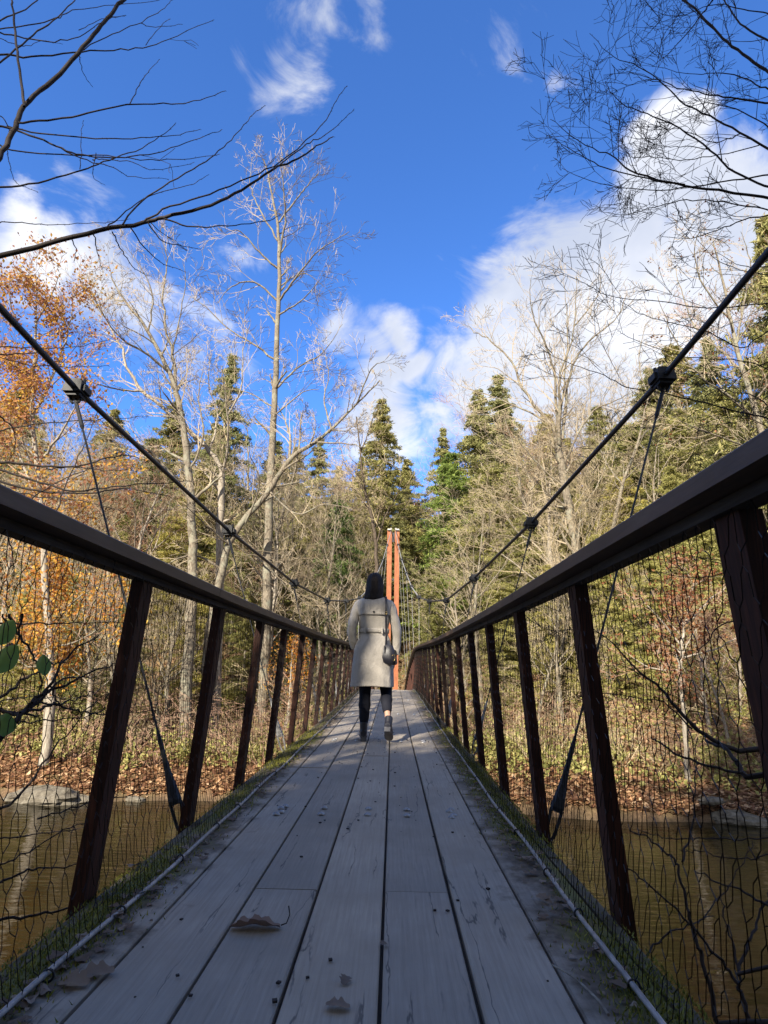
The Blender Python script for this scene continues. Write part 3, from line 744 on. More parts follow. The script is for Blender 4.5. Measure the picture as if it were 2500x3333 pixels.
# ---- hero bare trees on the far bank, limbs surveyed one by one
def hero(name, label, Y, trunk, r0, r1, limbs, seed, bark='bark_pale', twig='twig_pale', mx=4, sub=1.0, sp=1.1, leaves=None, rmin=.0078, Ls=None, tsub=1.0):
    t = Tree(seed); r = t.r
    T = [at(x, y, Y) for x, y in trunk]
    gz = float(ground(T[0][0], Y)); T = [np.array([T[0][0]-(T[1][0]-T[0][0])*.2, Y, gz-.4])]+T if T[0][2] > gz else [np.array([T[0][0], Y, gz-.4])]+T[1:]
    org = T[0].copy(); org[2] += .4
    P = t.limb(T, r0, r1, 0, mx, tsub, Ls=Ls or 2.6, start=.42, sp=14, rmin=rmin, kinds=(30, 60), bend=.13, lr=(.5, .78))
    for li in limbs:
        pts, ra, rb = li[0], li[1], li[2]; drift = li[3] if len(li) > 3 else r.uniform(-3.5, 3.5)
        n = len(pts); Q = [at(x, y, Y+drift*(i/(n-1))**1.1) for i, (x, y) in enumerate(pts)]
        L = np.linalg.norm(np.diff(np.array(Q), axis=0), axis=1).sum()
        t.limb(Q, ra*.85, rb*.6, 1, mx, sub, Ls=(Ls or max(1.4, L*.26))*1.05, start=.18, sp=L*sp*1.5, rmin=rmin, bend=.13, up=.06, kinds=(24, 56), lr=(.5, .78))
    e = empty(name, org); tag(e, label, 'tree')
    t.mesh_lv(0, 1, 8, org).build('trunk', MT[bark], e, True)
    t.mesh_lv(2, 9, 3, org).build('crown', MT[twig], e)
    if leaves:
        mt, nl, sz, spd = leaves
        tp = [g[1] for g in t.tips(3)]; mb = leafcards(np.array(tp)-org, None, nl, sz, spd, seed, .6, .5); mb.build('foliage', MT[mt], e)
    return t
hero('bare_tree', 'tallest bare tree on the far bank, pale straight trunk high in blue sky', 31,
     [(572, 1420), (577, 1250), (583, 1050), (592, 900), (598, 750), (603, 600), (600, 500), (590, 430), (570, 345)], .30, .03,
     [([(603,650),(640,600),(690,540),(755,500)], .09,.02), ([(600,580),(560,545),(520,500),(490,500)], .08,.02), ([(600,650),(550,610),(500,620),(470,655)], .08,.02),
      ([(603,480),(640,430),(665,400),(690,370)], .07,.02), ([(602,560),(616,480),(612,400),(602,330)], .09,.02), ([(602,680),(650,650),(695,600)], .07,.02),
      ([(598,780),(550,745),(500,715),(440,660),(410,640)], .08,.02), ([(596,840),(650,790),(700,760),(740,700)], .08,.02), ([(600,520),(560,450),(540,400),(545,340)], .07,.02),
      ([(592,880),(540,850),(500,840)], .06,.02), ([(602,620),(655,590),(700,620)], .05,.015), ([(590,900),(650,850),(690,840)], .06,.02)], 101, Ls=2.1)
hero('bare_tree', 'leaning bare tree, one long pale limb reaching up right towards the tower', 29,
     [(445, 1480), (450, 1380), (480, 1230), (508, 1150), (580, 1060), (628, 990), (680, 955), (718, 924), (770, 874), (820, 822)], .26, .03,
     [([(628,990),(625,940),(612,900),(590,860)], .1,.02), ([(680,955),(740,958),(790,965)], .07,.015), ([(770,874),(800,800),(830,780)], .06,.015), ([(715,925),(700,860),(710,800),(690,740)], .06,.015),
      ([(480,1230),(420,1200),(360,1220),(330,1260)], .08,.02), ([(580,1060),(640,1110),(700,1090),(760,1100)], .07,.02), ([(505,1150),(560,1200),(620,1270),(700,1330)], .07,.02),
      ([(530,1130),(560,1050),(540,980)], .07,.02), ([(500,1180),(440,1130),(400,1090)], .07,.02)], 102, tsub=.8, Ls=1.7)
hero('bare_tree', 'thick-trunked pale bare tree seen through the left netting, limbs forking up left', 28,
     [(400, 1600), (402, 1500), (412, 1350), (416, 1200), (412, 1080), (400, 950), (385, 865), (365, 805), (320, 715), (270, 650), (240, 600)], .34, .03,
     [([(400,950),(385,870),(372,765),(352,655),(360,565),(350,520)], .13,.02), ([(412,1080),(340,990),(300,960),(250,930),(200,900)], .1,.02), ([(365,805),(310,760),(250,720),(200,640)], .09,.02),
      ([(372,765),(385,700),(400,620),(395,560)], .06,.015), ([(320,715),(330,640),(300,570),(270,530)], .06,.015), ([(408,1020),(440,940),(430,860),(440,790)], .08,.02), ([(270,650),(230,640),(190,600)], .05,.015)], 103, Ls=2.1)
hero('bare_tree', 'bare tree with big limb sweeping up left from a low fork beside the cable', 30,
     [(470, 1450), (474, 1250), (476, 1100), (480, 1024)], .24, .17,
     [([(480,1024),(452,970),(390,910),(310,845),(262,760),(235,700),(190,640),(165,600)], .16,.02), ([(480,1024),(492,960),(490,880),(480,800)], .1,.02), ([(452,970),(470,900),(450,830),(455,760)], .08,.02),
      ([(390,910),(370,850),(380,790)], .07,.02), ([(310,845),(250,840),(190,820),(165,780)], .07,.02), ([(490,900),(520,840),(525,760),(540,700)], .07,.02), ([(478,1060),(430,1010),(380,1000),(300,1010)], .08,.02)], 104, 'bark_mid', 'twig_tan', tsub=.5, Ls=1.9)
hero('bare_tree', 'broad pale bare tree right of the tower, its wide fan crown against the white cloud', 34,
     [(1262, 1330), (1244, 1180), (1219, 1040), (1207, 970)], .30, .21,
     [([(1207,970),(1190,915),(1129,840),(1110,790),(1069,745),(1030,720),(1000,700)], .14,.02), ([(1207,960),(1209,880),(1210,815),(1240,705),(1245,595)], .14,.02), ([(1215,950),(1230,815),(1265,745),(1330,690),(1350,645)], .11,.02),
      ([(1205,930),(1199,820),(1180,745),(1150,675),(1145,600)], .11,.02), ([(1219,1000),(1270,900),(1330,865),(1380,840)], .09,.02), ([(1190,915),(1110,875),(1045,850),(1000,835)], .08,.02), ([(1240,705),(1290,640),(1300,590)], .06,.015),
      ([(1207,950),(1222,800),(1225,690),(1215,600)], .08,.02), ([(1129,840),(1080,800),(1040,790)], .05,.015), ([(1225,1060),(1160,1000),(1120,950)], .08,.02), ([(1235,1120),(1290,1050),(1320,960)], .08,.02)], 105, Ls=2.3)
hero('bare_tree', 'pale leaning bare tree at the right edge, branches rising behind the thick main cable', 30,
     [(1700, 1350), (1670, 1050), (1640, 915), (1605, 800), (1579, 694), (1560, 600), (1540, 520)], .24, .03,
     [([(1640,915),(1580,860),(1500,800),(1450,720),(1420,640)], .1,.02), ([(1605,800),(1560,760),(1500,700),(1470,620),(1450,560)], .09,.02), ([(1590,740),(1610,640),(1620,560),(1600,500)], .08,.02), ([(1579,694),(1520,620),(1500,540),(1520,480)], .07,.02),
      ([(1660,1000),(1600,960),(1520,930),(1450,900)], .08,.02)], 106, Ls=2.0, leaves=('russet', 500, .07, .12))
hero('bare_tree', 'slim pale bare tree with crooked stem, right of the broad fan-crowned one', 36,
     [(1330, 1330), (1320, 1180), (1345, 1050), (1380, 950), (1400, 860), (1430, 780)], .17, .03,
     [([(1345,1050),(1300,980),(1290,900)], .07,.02), ([(1380,950),(1440,880),(1460,800)], .07,.02), ([(1400,860),(1380,780),(1395,700)], .06,.02)], 107, Ls=1.8)
hero('bare_tree', 'slim pale bare tree left of the broad fan-crowned one, in front of the dark hemlocks', 36,
     [(1205, 1300), (1180, 1180), (1130, 1080), (1115, 990), (1090, 900)], .15, .03,
     [([(1180,1180),(1120,1150),(1070,1080),(1040,1050)], .06,.02), ([(1130,1080),(1180,1010),(1190,950)], .06,.02), ([(1115,990),(1060,950),(1030,900)], .05,.02)], 108, Ls=1.8)
hero('bare_tree', 'dark-stemmed bare tree directly left of the tower, forking above its top', 33,
     [(815, 1330), (812, 1200), (806, 1130), (790, 1060), (778, 980), (770, 900)], .14, .03,
     [([(812,1180),(830,1120),(852,1080),(870,1030)], .06,.02), ([(790,1060),(750,1010),(730,950)], .05,.02), ([(778,980),(800,920),(820,860)], .05,.02), ([(806,1120),(770,1060),(740,1050)], .05,.02)], 109, 'bark_dark', 'twig_tan', Ls=1.6)
hero('bare_tree', 'straight grey bare tree between the leaning tree and the tower, behind the left rail', 35,
     [(575, 1560), (580, 1450), (588, 1350), (592, 1250), (600, 1150), (640, 1000), (650, 900)], .2, .03,
     [([(600,1150),(560,1090),(530,1010)], .06,.02), ([(640,1000),(690,960),(720,900)], .06,.02)], 110, Ls=1.6)
# orange and golden trees at the left
hero('oak_tree', 'tall oak with orange and rusty leaves at the left edge, top against the cloud', 24,
     [(110, 1500), (100, 1300), (90, 1100), (70, 900), (75, 750), (80, 620)], .2, .03,
     [([(90,1100),(40,980),(10,860),(-30,760)], .09,.02), ([(70,900),(120,800),(150,700),(160,620)], .08,.02), ([(75,750),(30,680),(20,600)], .06,.02), ([(85,1000),(140,920),(180,840)], .08,.02), ([(80,820),(20,780),(-40,700)], .06,.02), ([(90,1050),(150,1040),(200,1000)], .06,.02), ([(70,900),(-10,900),(-80,860)], .06,.02), ([(76,700),(110,640),(130,590)], .05,.015)],
     120, 'bark_mid', 'twig_brown', mx=4, leaves=('gold', 11000, .075, .28), Ls=1.9)
hero('oak_tree', 'smaller oak with bright orange leaves low behind the left netting', 24.8,
     [(98, 1620), (100, 1500), (110, 1400), (105, 1300), (100, 1220)], .14, .03,
     [([(100,1450),(40,1370),(0,1290),(-30,1250)], .06,.02), ([(105,1350),(170,1290),(240,1250)], .06,.02), ([(110,1400),(180,1380),(250,1330)], .06,.02), ([(100,1300),(50,1240),(20,1200)], .05,.02), ([(103,1430),(60,1440),(10,1400),(-40,1380)], .05,.02)],
     121, 'bark_pale', 'twig_brown', mx=4, leaves=('orange', 5200, .07, .34), Ls=1.3)
hero('oak_tree', 'small oak holding rusty leaves on the right bank behind the nearest right posts', 24,
     [(1480, 1600), (1470, 1450), (1480, 1350), (1500, 1250)], .11, .03,
     [([(1475,1400),(1420,1330),(1380,1290)], .05,.02), ([(1480,1350),(1540,1290),(1600,1240)], .05,.02), ([(1478,1420),(1550,1400),(1620,1360)], .05,.02), ([(1472,1450),(1400,1440),(1340,1400)], .05,.02)],
     122, 'bark_mid', 'twig_brown', mx=4, leaves=('russet', 2400, .07, .3), Ls=1.3)
for i, (px, py, Y, h, lb) in enumerate(((270, 930, 50, 12, 'rust-leaved oak on the slope far behind the left main cable'), (1330, 850, 60, 13, 'rust-leaved oak on the ridge far behind the broad bare tree'), (900, 1010, 70, 11, 'small rust-leaved oak at the foot of the sky gap above the tower'), (620, 1440, 30, 5, 'low orange-leaved sapling on the far bank behind the left posts'))):
    q = at(px, py, Y); t = bare_variant(300+i, h, mx=3, trunk_r=.14)
    e = empty('oak_tree', (q[0], Y, float(ground(q[0], Y))), 0); tag(e, lb, 'tree')
    t.mesh_lv(0, 0, 7).build('trunk', MT['bark_mid'], e, True); t.mesh_lv(1, 9, 3).build('crown', MT['twig_brown'], e)
    leafcards([g[1] for g in t.tips(2)], None, 4500 if i < 3 else 1300, .15 if i < 3 else .05, .35 if i < 3 else .2, 310+i, .6).build('foliage', MT['russet' if i < 3 else 'orange'], e)

# ------------------------------------------------------------------ undergrowth, leaf litter, rocks
def build_undergrowth():
    t = Tree(77)
    for k in range(7):
        a = R(k*51+t.r.uniform(-15, 15)); d = Vector((math.cos(a)*.9, math.sin(a)*.9, .8)).normalized()
        t.branch([0, 0, -.1], list(d), t.r.uniform(1.4, 2.6), .016, 0, 3, .26, -.02, .55, (20, 60), (.4, .7), None, .0055)
    q = t.seg; p0 = np.array([g[0] for g in q]); p1 = np.array([g[1] for g in q]); r0 = np.array([g[2] for g in q]); r1 = np.array([g[3] for g in q])
    g = np.random.default_rng(5)
    for nm, mt, cnt, y0, y1, lab in (('undergrowth', 'twig_brown', 110, 2.5, 14, 'tangle of bare brown twigs covering the far bank'), ('undergrowth', 'twig_tan', 120, 4, 26, 'paler bare brush growing higher up the far slope')):
        mb = MB()
        for i in range(cnt):
            d = g.uniform(y0, y1); X = g.uniform(-.72, .68)*(22+d); Y = shore(X)+d
            if abs(X-TX) < 1.3 and Y < 33: continue
            s = g.uniform(.5, 1.35); a = g.uniform(0, 6.28); c, sn = math.cos(a), math.sin(a)
            Rm = np.array([[c, -sn, 0], [sn, c, 0], [0, 0, 1]])*s
            o = np.array([X, Y, float(ground(X, Y))])
            mb.segs(p0@Rm.T+o, p1@Rm.T+o, r0*max(s, .8), r1*max(s, .8), 3)
        tag(mb.build(nm, MT[mt]), lab, 'undergrowth', kind='stuff')
    # leaf litter
    n = 60000; d = g.uniform(.04, 1, n)**1.6*22; X = g.uniform(-.75, .72, n)*(22+d); Y = shore(X)+d
    P = np.stack([X, Y, ground(X, Y)+g.uniform(.01, .07, n)], 1)
    a = g.uniform(0, 6.28, n); sz = g.uniform(.05, .12, n)[:, None]
    u = np.stack([np.cos(a), np.sin(a), g.normal(0, .35, n)], 1); w = np.stack([-np.sin(a), np.cos(a), g.normal(0, .35, n)], 1)*.7
    v = np.stack([P-u*sz, P+w*sz, P+u*sz, P-w*sz], 1)
    mb = MB(); mb.add(v.reshape(-1, 3), np.arange(n*4).reshape(-1, 4))
    tag(mb.build('leaf_litter', MT['litter']), 'fallen tan and orange leaves carpeting the far bank', 'leaves', kind='stuff')
    # green ground plants
    n = 34000; k = 330; cx = g.uniform(-.72, .7, k); cd = g.uniform(2, 14, k); ii = g.integers(0, k, n)
    X = cx[ii]*(22+cd[ii])+g.normal(0, .5, n); Y = shore(X)+cd[ii]+g.normal(0, .5, n); hh = np.abs(g.normal(0, .45, n))
    P = np.stack([X, Y, ground(X, Y)+hh], 1)
    mb = leafcards(P, None, n, .09, .03, 9, .5)
    tag(mb.build('ground_cover', MT['olive']), 'low green plants dotted over the far bank', 'plants', kind='stuff')
build_undergrowth()
def build_rocks():
    m, n, l, b = mat('grey_river_rock', rough=.85, spec=.2)
    tc = n.new('ShaderNodeTexCoord'); a = noise(n, l, tc.outputs['Object'], 5, 7, .7)
    l.new(ramp(n, l, a, [(.3, (.05, .04, .03)), (.5, (.12, .105, .08)), (.72, (.2, .18, .14))]), b.inputs['Base Color']); bump(n, l, a, b, .7, .05)
    g = np.random.default_rng(12)
    spots = [((60, 1700), 1.3, 'long flat pale rock slab at the water line, left edge of the view'), ((20, 1735), .8, 'low pale rock below the long slab at the left edge'), ((140, 1715), .55, 'grey rock at the water line right of the long slab'), ((250, 1735), .4, 'small grey rock at the water line behind the nearest left post'),
             ((1600, 1750), .9, 'flat grey rock at the shaded water line on the right'), ((1530, 1640), .4, 'small rock on the right bank above the shaded water line'), ((640, 1700), .35, 'small rock on the bank right of the second left post')]
    for (px, py), s, lb in spots:
        q = at(px, py, 20.8); X = q[0]; Y = float(shore(X))+.1
        mb = MB(); rr = []
        for t in np.linspace(-1, 1, 9):
            w = math.sqrt(max(0, 1-t*t))
            rr.append((0, 0, t*.32*s, s*w*1.0+.01, s*w*.55+.01))
        R2 = rings(rr, 18, 2.6)
        for k, ring in enumerate(R2): R2[k] = ring*(1+g.normal(0, .07, (18, 1)))
        mb.loft(R2); o = mb.build('rock', m, None, False, (X, Y, WATER+.06*s if py > 1690 else float(ground(X, Y+2))+.05)); o.rotation_euler = (g.uniform(-.1, .1), g.uniform(-.12, .12), g.uniform(-.4, .4)); tag(o, lb, 'rock')
build_rocks()

# ------------------------------------------------------------------ near trees whose branches hang into view
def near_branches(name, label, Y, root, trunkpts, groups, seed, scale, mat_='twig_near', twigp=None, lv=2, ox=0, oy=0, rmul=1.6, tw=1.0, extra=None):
    t = Tree(seed); r = t.r; org = np.array(root)
    e = empty(name, root); tag(e, label, 'tree')
    mb = MB(); mb.tube(interp(trunkpts, 14)-org, np.linspace(.13, .05, 14), 9); mb.build('trunk', MT['bark_dark'], e, True)
    hang = []
    for gi, g in enumerate(groups):
        pts, w0, w1 = g[0], g[1], g[2]; dY = g[3] if len(g) > 3 else r.uniform(-.35, .35)
        n = len(pts)
        Q = [at(x*scale+ox, y*scale+oy, Y+dY+(.25*(i/(n-1)) if n > 1 else 0)) for i, (x, y) in enumerate(pts)]
        Pp = interp(Q, n*4)
        Pp[1:-1] += np.array([[r.gauss(0, .004) for _ in range(3)] for _ in range(len(Pp)-2)])
        rad = np.linspace(w0, w1, len(Pp))*rmul
        for i in range(len(Pp)-1): t.seg.append((list(Pp[i]), list(Pp[i+1]), rad[i], rad[i+1], 1))
        if len(g) > 4 and g[4]:      # joined back to the trunk outside the view
            T = interp(trunkpts, 14); j = np.linalg.norm(T-Pp[0], axis=1).argmin()
            t.limb([T[j], (T[j]+Pp[0])/2+[0, 0, .1], Pp[0]], w0*1.7*rmul, w0*rmul, 1, 1, 0)
        # buds and short spurs
        L = np.linalg.norm(np.diff(Pp, axis=0), axis=1); 
        for i in range(1, len(Pp)-1):
            d = Pp[i+1]-Pp[i]; d /= np.linalg.norm(d)+1e-9
            for sgn in range(int(max(1, L[i]/.05))):
                o_ = np.cross(d, [0, 1, 0])*(1 if (i+sgn) % 2 else -1) + np.array([0, r.uniform(-.5, .5), 0])
                q0 = Pp[i]+(Pp[i+1]-Pp[i])*r.random(); ln = r.uniform(.008, .02)
                v = (d*.8+o_*.6); v /= np.linalg.norm(v)
                t.seg.append((list(q0), list(q0+v*ln), .0022, .0008, 3))
        if twigp:
            cnt, LL, mx = twigp
            for c in range(int(cnt*L.sum()*tw)):
                i = r.randrange(1, len(Pp)-1); d = Pp[i+1]-Pp[i]; d /= np.linalg.norm(d)+1e-9
                t.child(list(Pp[i]), list(d), LL*r.uniform(.5, 1.3), min(rad[i]*.6, .0045), 2, mx, .13, .02, 1.0, (22, 60), (.5, .8), .0019)
    if extra: extra(t, e, org)
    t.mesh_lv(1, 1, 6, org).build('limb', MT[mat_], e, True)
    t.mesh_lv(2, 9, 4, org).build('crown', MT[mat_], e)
    return t, e
G = []
def g_(pts, a, b, dy=None, j=False): G.append((pts, a, b, dy if dy is not None else rng.uniform(-.4, .4), j))
g_([(-120,1125),(0,1105),(180,1060),(420,1000),(620,960),(720,935),(900,890),(1040,820),(1180,730),(1300,680),(1365,635),(1440,590)], .013, .0022, 0, True)
g_([(620,960),(720,900),(900,840),(1090,760),(1240,680),(1390,540),(1450,440),(1500,370)], .0045, .0012, .02)
g_([(1180,735),(1300,640),(1380,600),(1460,540),(1530,470)], .003, .0012, .1)
g_([(530,970),(600,880),(730,790),(870,710),(960,640),(1030,570),(1090,500),(1145,455)], .004, .0012, .05)
g_([(460,985),(560,900),(660,840),(820,800),(900,755)], .003, .001, .1)
g_([(700,940),(800,975),(900,980),(1010,975),(1150,955),(1205,930)], .004, .0012, .05)
g_([(310,1030),(325,1080),(320,1135)], .003, .001, .05); g_([(405,1005),(420,1080),(445,1175)], .003, .001, .05)
g_([(485,1000),(520,1070),(570,1150),(640,1190)], .0032, .001, .05); g_([(565,985),(620,1060),(690,1130),(800,1175)], .0032, .001, .05); g_([(640,960),(700,1040),(780,1060),(870,1075)], .003, .001, .05)
g_([(-90,800),(0,670),(60,560),(105,460),(210,360),(330,240),(420,130),(480,60),(535,0),(580,-60)], .0125, .008, -.2, True)
g_([(105,460),(90,340),(70,180),(60,60),(50,-20)], .0065, .0045, -.2); g_([(80,530),(220,515),(380,490),(560,452),(740,450),(850,435),(975,392)], .005, .0014, -.15); g_([(560,450),(600,370),(650,300),(690,255)], .0024, .001, -.1)
g_([(-60,530),(0,545),(120,580),(240,630),(340,665),(450,680),(570,675),(720,650),(850,600),(960,558)], .0055, .0013, 0, True); g_([(30,545),(200,580),(420,597),(600,598),(760,580),(865,558)], .004, .0012, .1)
g_([(20,640),(200,665),(420,672),(640,690),(800,690),(950,665)], .0035, .0012, .1, True); g_([(-60,812),(0,810),(160,790),(330,740),(440,705),(560,660),(680,600),(760,530)], .0055, .0014, .2, True)
g_([(-50,230),(0,235),(130,245),(330,225),(480,217),(620,205),(750,160),(925,85)], .006, .0013, .2, True); g_([(0,140),(120,165),(240,180),(360,150),(450,90),(540,70)], .004, .0012, .25, True)
g_([(0,270),(120,170),(230,90),(325,0)], .005, .003, .1, True); g_([(340,220),(480,150),(600,100),(700,40),(745,0)], .0028, .0012, .2); g_([(0,125),(180,100),(260,70),(330,40),(470,25),(690,0)], .0035, .0013, .3, True)
g_([(-30,957),(0,958),(130,965),(250,970),(430,963),(560,945)], .003, .001, .3, True); g_([(340,225),(355,310),(400,375)], .0022, .001, -.1); g_([(0,90),(100,40),(180,-10)], .004, .003, .2, True)
g_([(240,630),(370,690),(480,720),(560,760),(730,775)], .003, .001, .1); g_([(345,730),(350,600),(360,520)], .002, .001, .1); g_([(400,690),(440,690),(560,700),(680,735),(840,700)], .0025, .001, .15)
g_([(0,500),(40,560),(30,640),(45,720),(75,790),(165,830)], .0025, .001, .05); g_([(340,130),(430,90),(545,65)], .002, .001, .2); g_([(610,100),(660,115),(790,105)], .002, .001, .2); g_([(630,195),(690,120),(735,80)], .002, .001, .2)
g_([(0,165),(100,200),(180,175),(270,190)], .002, .001, .3, True); g_([(415,660),(400,760),(455,800)], .0018, .0008, .1)
nb_root = (-5.2, 2.2, -3.0)
nb, nbe = near_branches('near_tree', 'bare budding tree on the near bank, dark branches reaching in from the top left', 3.6, nb_root,
    [(-5.2, 2.2, -3.2), (-5.1, 2.3, 0), (-5.0, 2.5, 2), (-4.9, 2.7, 3.5), (-4.6, 3.2, 5.2)], G, 201, .5, twigp=(.55, .3, 3))
# middle left twigs crossing the cable
G = []
o_ = 464.5/.5
def gm(pts, *a): g_([(x, y+o_) for x, y in pts], *a)
gm([(-80,1060),(0,1065),(150,1080),(330,1085),(480,1045),(600,1050)], .0065, .0015, .1, True); gm([(0,1100),(160,1150),(330,1190),(520,1170),(660,1160),(830,1150)], .0045, .0012, 0, True); gm([(-30,1135),(150,1190),(400,1200),(560,1185),(735,1215)], .005, .0012, .1, True)
gm([(-30,930),(0,928),(150,905),(330,890),(500,880),(640,870)], .0035, .001, .3, True); gm([(-20,570),(0,570),(200,575),(330,570),(480,535)], .0028, .001, .3, True); gm([(-20,600),(0,602),(80,600),(200,590)], .0045, .0015, .3, True)
gm([(60,1250),(130,1230),(250,1150),(420,1085)], .004, .0012, 0, True); gm([(240,1300),(290,1150),(370,980),(420,850)], .003, .001, .1); gm([(-30,1170),(120,1210),(350,1235),(560,1290)], .003, .001, .2, True)
gm([(30,1330),(50,1450),(60,1560)], .003, .001, -.1); gm([(0,615),(150,650),(330,655),(470,650)], .002, .001, .3, True); gm([(0,870),(60,930),(60,1010),(20,1100)], .003, .001, .2); gm([(200,1095),(330,1090),(450,1100),(600,1105)], .0025, .001, .2)
near_branches('near_sapling', 'bare sapling left of the bridge, thin dark twigs crossing below the left main cable', 3.3, (-3.9, 2.6, -3.2),
    [(-3.9, 2.6, -3.4), (-3.8, 2.7, -1), (-3.75, 2.8, .6), (-3.6, 2.9, 1.7)], G, 202, .5, twigp=(.7, .28, 3))
# lower left shrub with green leaves
G = []
def gl(pts, a, b, dy, j=False): G.append(([(x*.2/.5, (y*.2+1327)/.5) for x, y in pts], a, b, dy, j))
gl([(-300,1700),(170,1150),(300,1010),(520,780),(660,540),(820,370),(1070,220)], .006, .0015, -.15, True); gl([(-200,1500),(170,1150),(350,1000),(540,820),(800,720),(1010,620),(1280,520)], .0055, .0013, -.1, True)
gl([(170,1090),(400,1030),(600,970),(800,930),(1010,840)], .004, .0012, 0, True); gl([(-200,1050),(0,910),(200,740),(420,620),(560,540),(720,520)], .0045, .0013, .05, True); gl([(-100,105),(200,100),(560,90),(900,85),(1400,95)], .003, .001, .2, True)
gl([(100,0),(200,200),(330,420),(430,620),(410,1000)], .0035, .0015, -.1); gl([(-300,2250),(0,2120),(300,1850),(500,1560),(800,1200),(1050,900)], .004, .0012, .1, True); gl([(-100,1030),(200,1070),(410,1090)], .005, .002, 0, True)
gl([(400,950),(700,1000),(900,1050),(1180,1085),(1700,1040)], .003, .001, .2); gl([(-50,1000),(20,930),(300,880),(520,900),(900,900)], .002, .001, .2); gl([(30,0),(60,200),(100,320),(60,560),(20,800),(0,1100)], .002, .001, 0)
gl([(540,780),(600,900),(660,980)], .0025, .001, 0); gl([(200,1190),(500,1140),(860,1120),(1100,1040)], .002, .001, .1); gl([(400,2210),(700,2110),(1100,2010),(1700,1900)], .002, .001, .15); gl([(240,0),(180,300),(60,350)], .003, .0015, -.1)
gl([(330,1000),(700,690),(980,690)], .0035, .0012, -.05); gl([(0,3300),(400,3250),(800,3150),(1150,3160)], .0035, .0015, .2, True); gl([(0,2700),(300,2560),(700,2330),(1000,2250)], .002, .001, .2, True); gl([(0,2900),(300,2760),(600,2740),(1100,2640)], .003, .001, .2, True); gl([(0,2420),(400,2380),(900,2300)], .002, .001, .3, True)
def green_leaves(t, e, org):
    m = MT['evergreen_leaf']
    for (px, py, L, w, ang) in ((14, 1366, .10, .036, 62), (14, 1424, .125, .042, 52), (95, 1437, .075, .03, 95), (10, 1566, .08, .044, 80)):
        c = at(px, py, 2.15); mb = MB(); n = 9; vs = []; a = R(ang)
        ux = RT*math.cos(a)+UP*math.sin(a); vx = -RT*math.sin(a)+UP*math.cos(a)
        for i in range(n):
            u = i/(n-1); ww = w*math.sin(math.pi*min(1, u*.97+.015))**.75; bow = -FW*(.012*math.sin(math.pi*u))
            for k, f in enumerate((-1, -.5, 0, .5, 1)):
                vs.append(c+ux*(u-.5)*L+vx*f*ww*.9+bow-FW*(-.35*abs(f)*ww))
        fs = [[i*5+k, i*5+k+1, i*5+5+k+1, i*5+5+k] for i in range(n-1) for k in range(4)]
        mb.add(np.array(vs)-org, fs); o = mb.build('leaf', m, e, True)
near_branches('near_shrub', 'leafy shrub beside the left netting with dark crossing stems and four broad green leaves', 2.35, (-3.0, 1.6, -3.2),
    [(-3.0, 1.6, -3.3), (-2.9, 1.7, -1.4), (-2.7, 1.8, -.2), (-2.6, 1.9, .7)], G, 203, .5, twigp=(.8, .2, 3), extra=green_leaves)
# right hand tree with its dense twigs
G = []
def gr(pts, a, b, dy=None, j=False): G.append(([(x*.32+1128, y*.32) for x, y in pts], a, b, rng.uniform(-.4, .5) if dy is None else dy, j))
gr([(1750,1350),(1658,1335),(1250,1275),(950,1220),(700,1130),(600,1050),(400,960),(190,805)], .0085, .0013, 0, True)
gr([(1100,1245),(800,1195),(550,1130),(400,1050),(280,980),(170,895)], .004, .0012, .05); gr([(1750,1160),(1658,1180),(1350,1230),(1100,1270),(800,1280),(500,1230),(270,1135)], .005, .0012, .1, True)
gr([(1750,1300),(1658,1260),(1450,1170),(1260,1010),(1040,850),(850,770),(700,710),(600,620),(560,550)], .007, .0012, .2, True); gr([(1750,1060),(1658,1000),(1480,900),(1260,780),(1080,690),(950,560),(780,450),(600,370),(455,225)], .007, .0012, .1, True)
gr([(1750,700),(1658,695),(1450,665),(1250,635),(1050,590),(860,520),(700,480)], .0065, .0012, 0, True); gr([(1750,640),(1658,600),(1500,530),(1330,490),(1150,500),(850,430)], .005, .0012, .2, True)
gr([(1750,560),(1658,480),(1480,360),(1330,230),(1150,50),(1050,-30)], .0095, .006, .3, True); gr([(1300,-20),(1240,60),(1150,180),(1000,350),(880,450)], .005, .0012, .1, True); gr([(620,1050),(600,900),(580,750),(580,670)], .0022, .001, 0)
gr([(1040,850),(900,930),(760,935),(640,900)], .002, .001, .1); gr([(1270,1010),(1100,990),(950,990),(820,940)], .0025, .001, .2); gr([(1600,980),(1350,1040),(1100,1080),(900,1060),(740,1060),(640,1020)], .003, .001, .2)
gr([(1700,1420),(1500,1390),(1250,1350),(1040,1360),(850,1410),(700,1450),(520,1425)], .004, .001, .1, True); gr([(1750,1450),(1500,1480),(1300,1560),(1120,1610),(930,1590)], .004, .001, .1, True); gr([(1658,1800),(1500,1800),(1300,1700)], .003, .001, .2, True)
gr([(1720,300),(1500,180),(1400,60),(1350,-20)], .006, .004, .3, True); gr([(1700,100),(1500,60),(1300,30),(1050,110),(860,60)], .004, .001, .2, True); gr([(950,560),(830,540),(720,570),(560,550)], .002, .001, 0); gr([(610,380),(540,400),(480,415)], .0015, .0008, 0); gr([(645,390),(630,300),(600,220)], .0015, .0008, 0)
gr([(800,450),(740,330),(715,150)], .0022, .001, .1); gr([(1480,900),(1300,960),(1100,880),(960,800),(880,740)], .003, .001, .1); gr([(850,770),(760,710),(690,740)], .002, .001, .1); gr([(1700,880),(1500,760),(1300,700),(1120,720),(900,790)], .004, .001, .3, True)
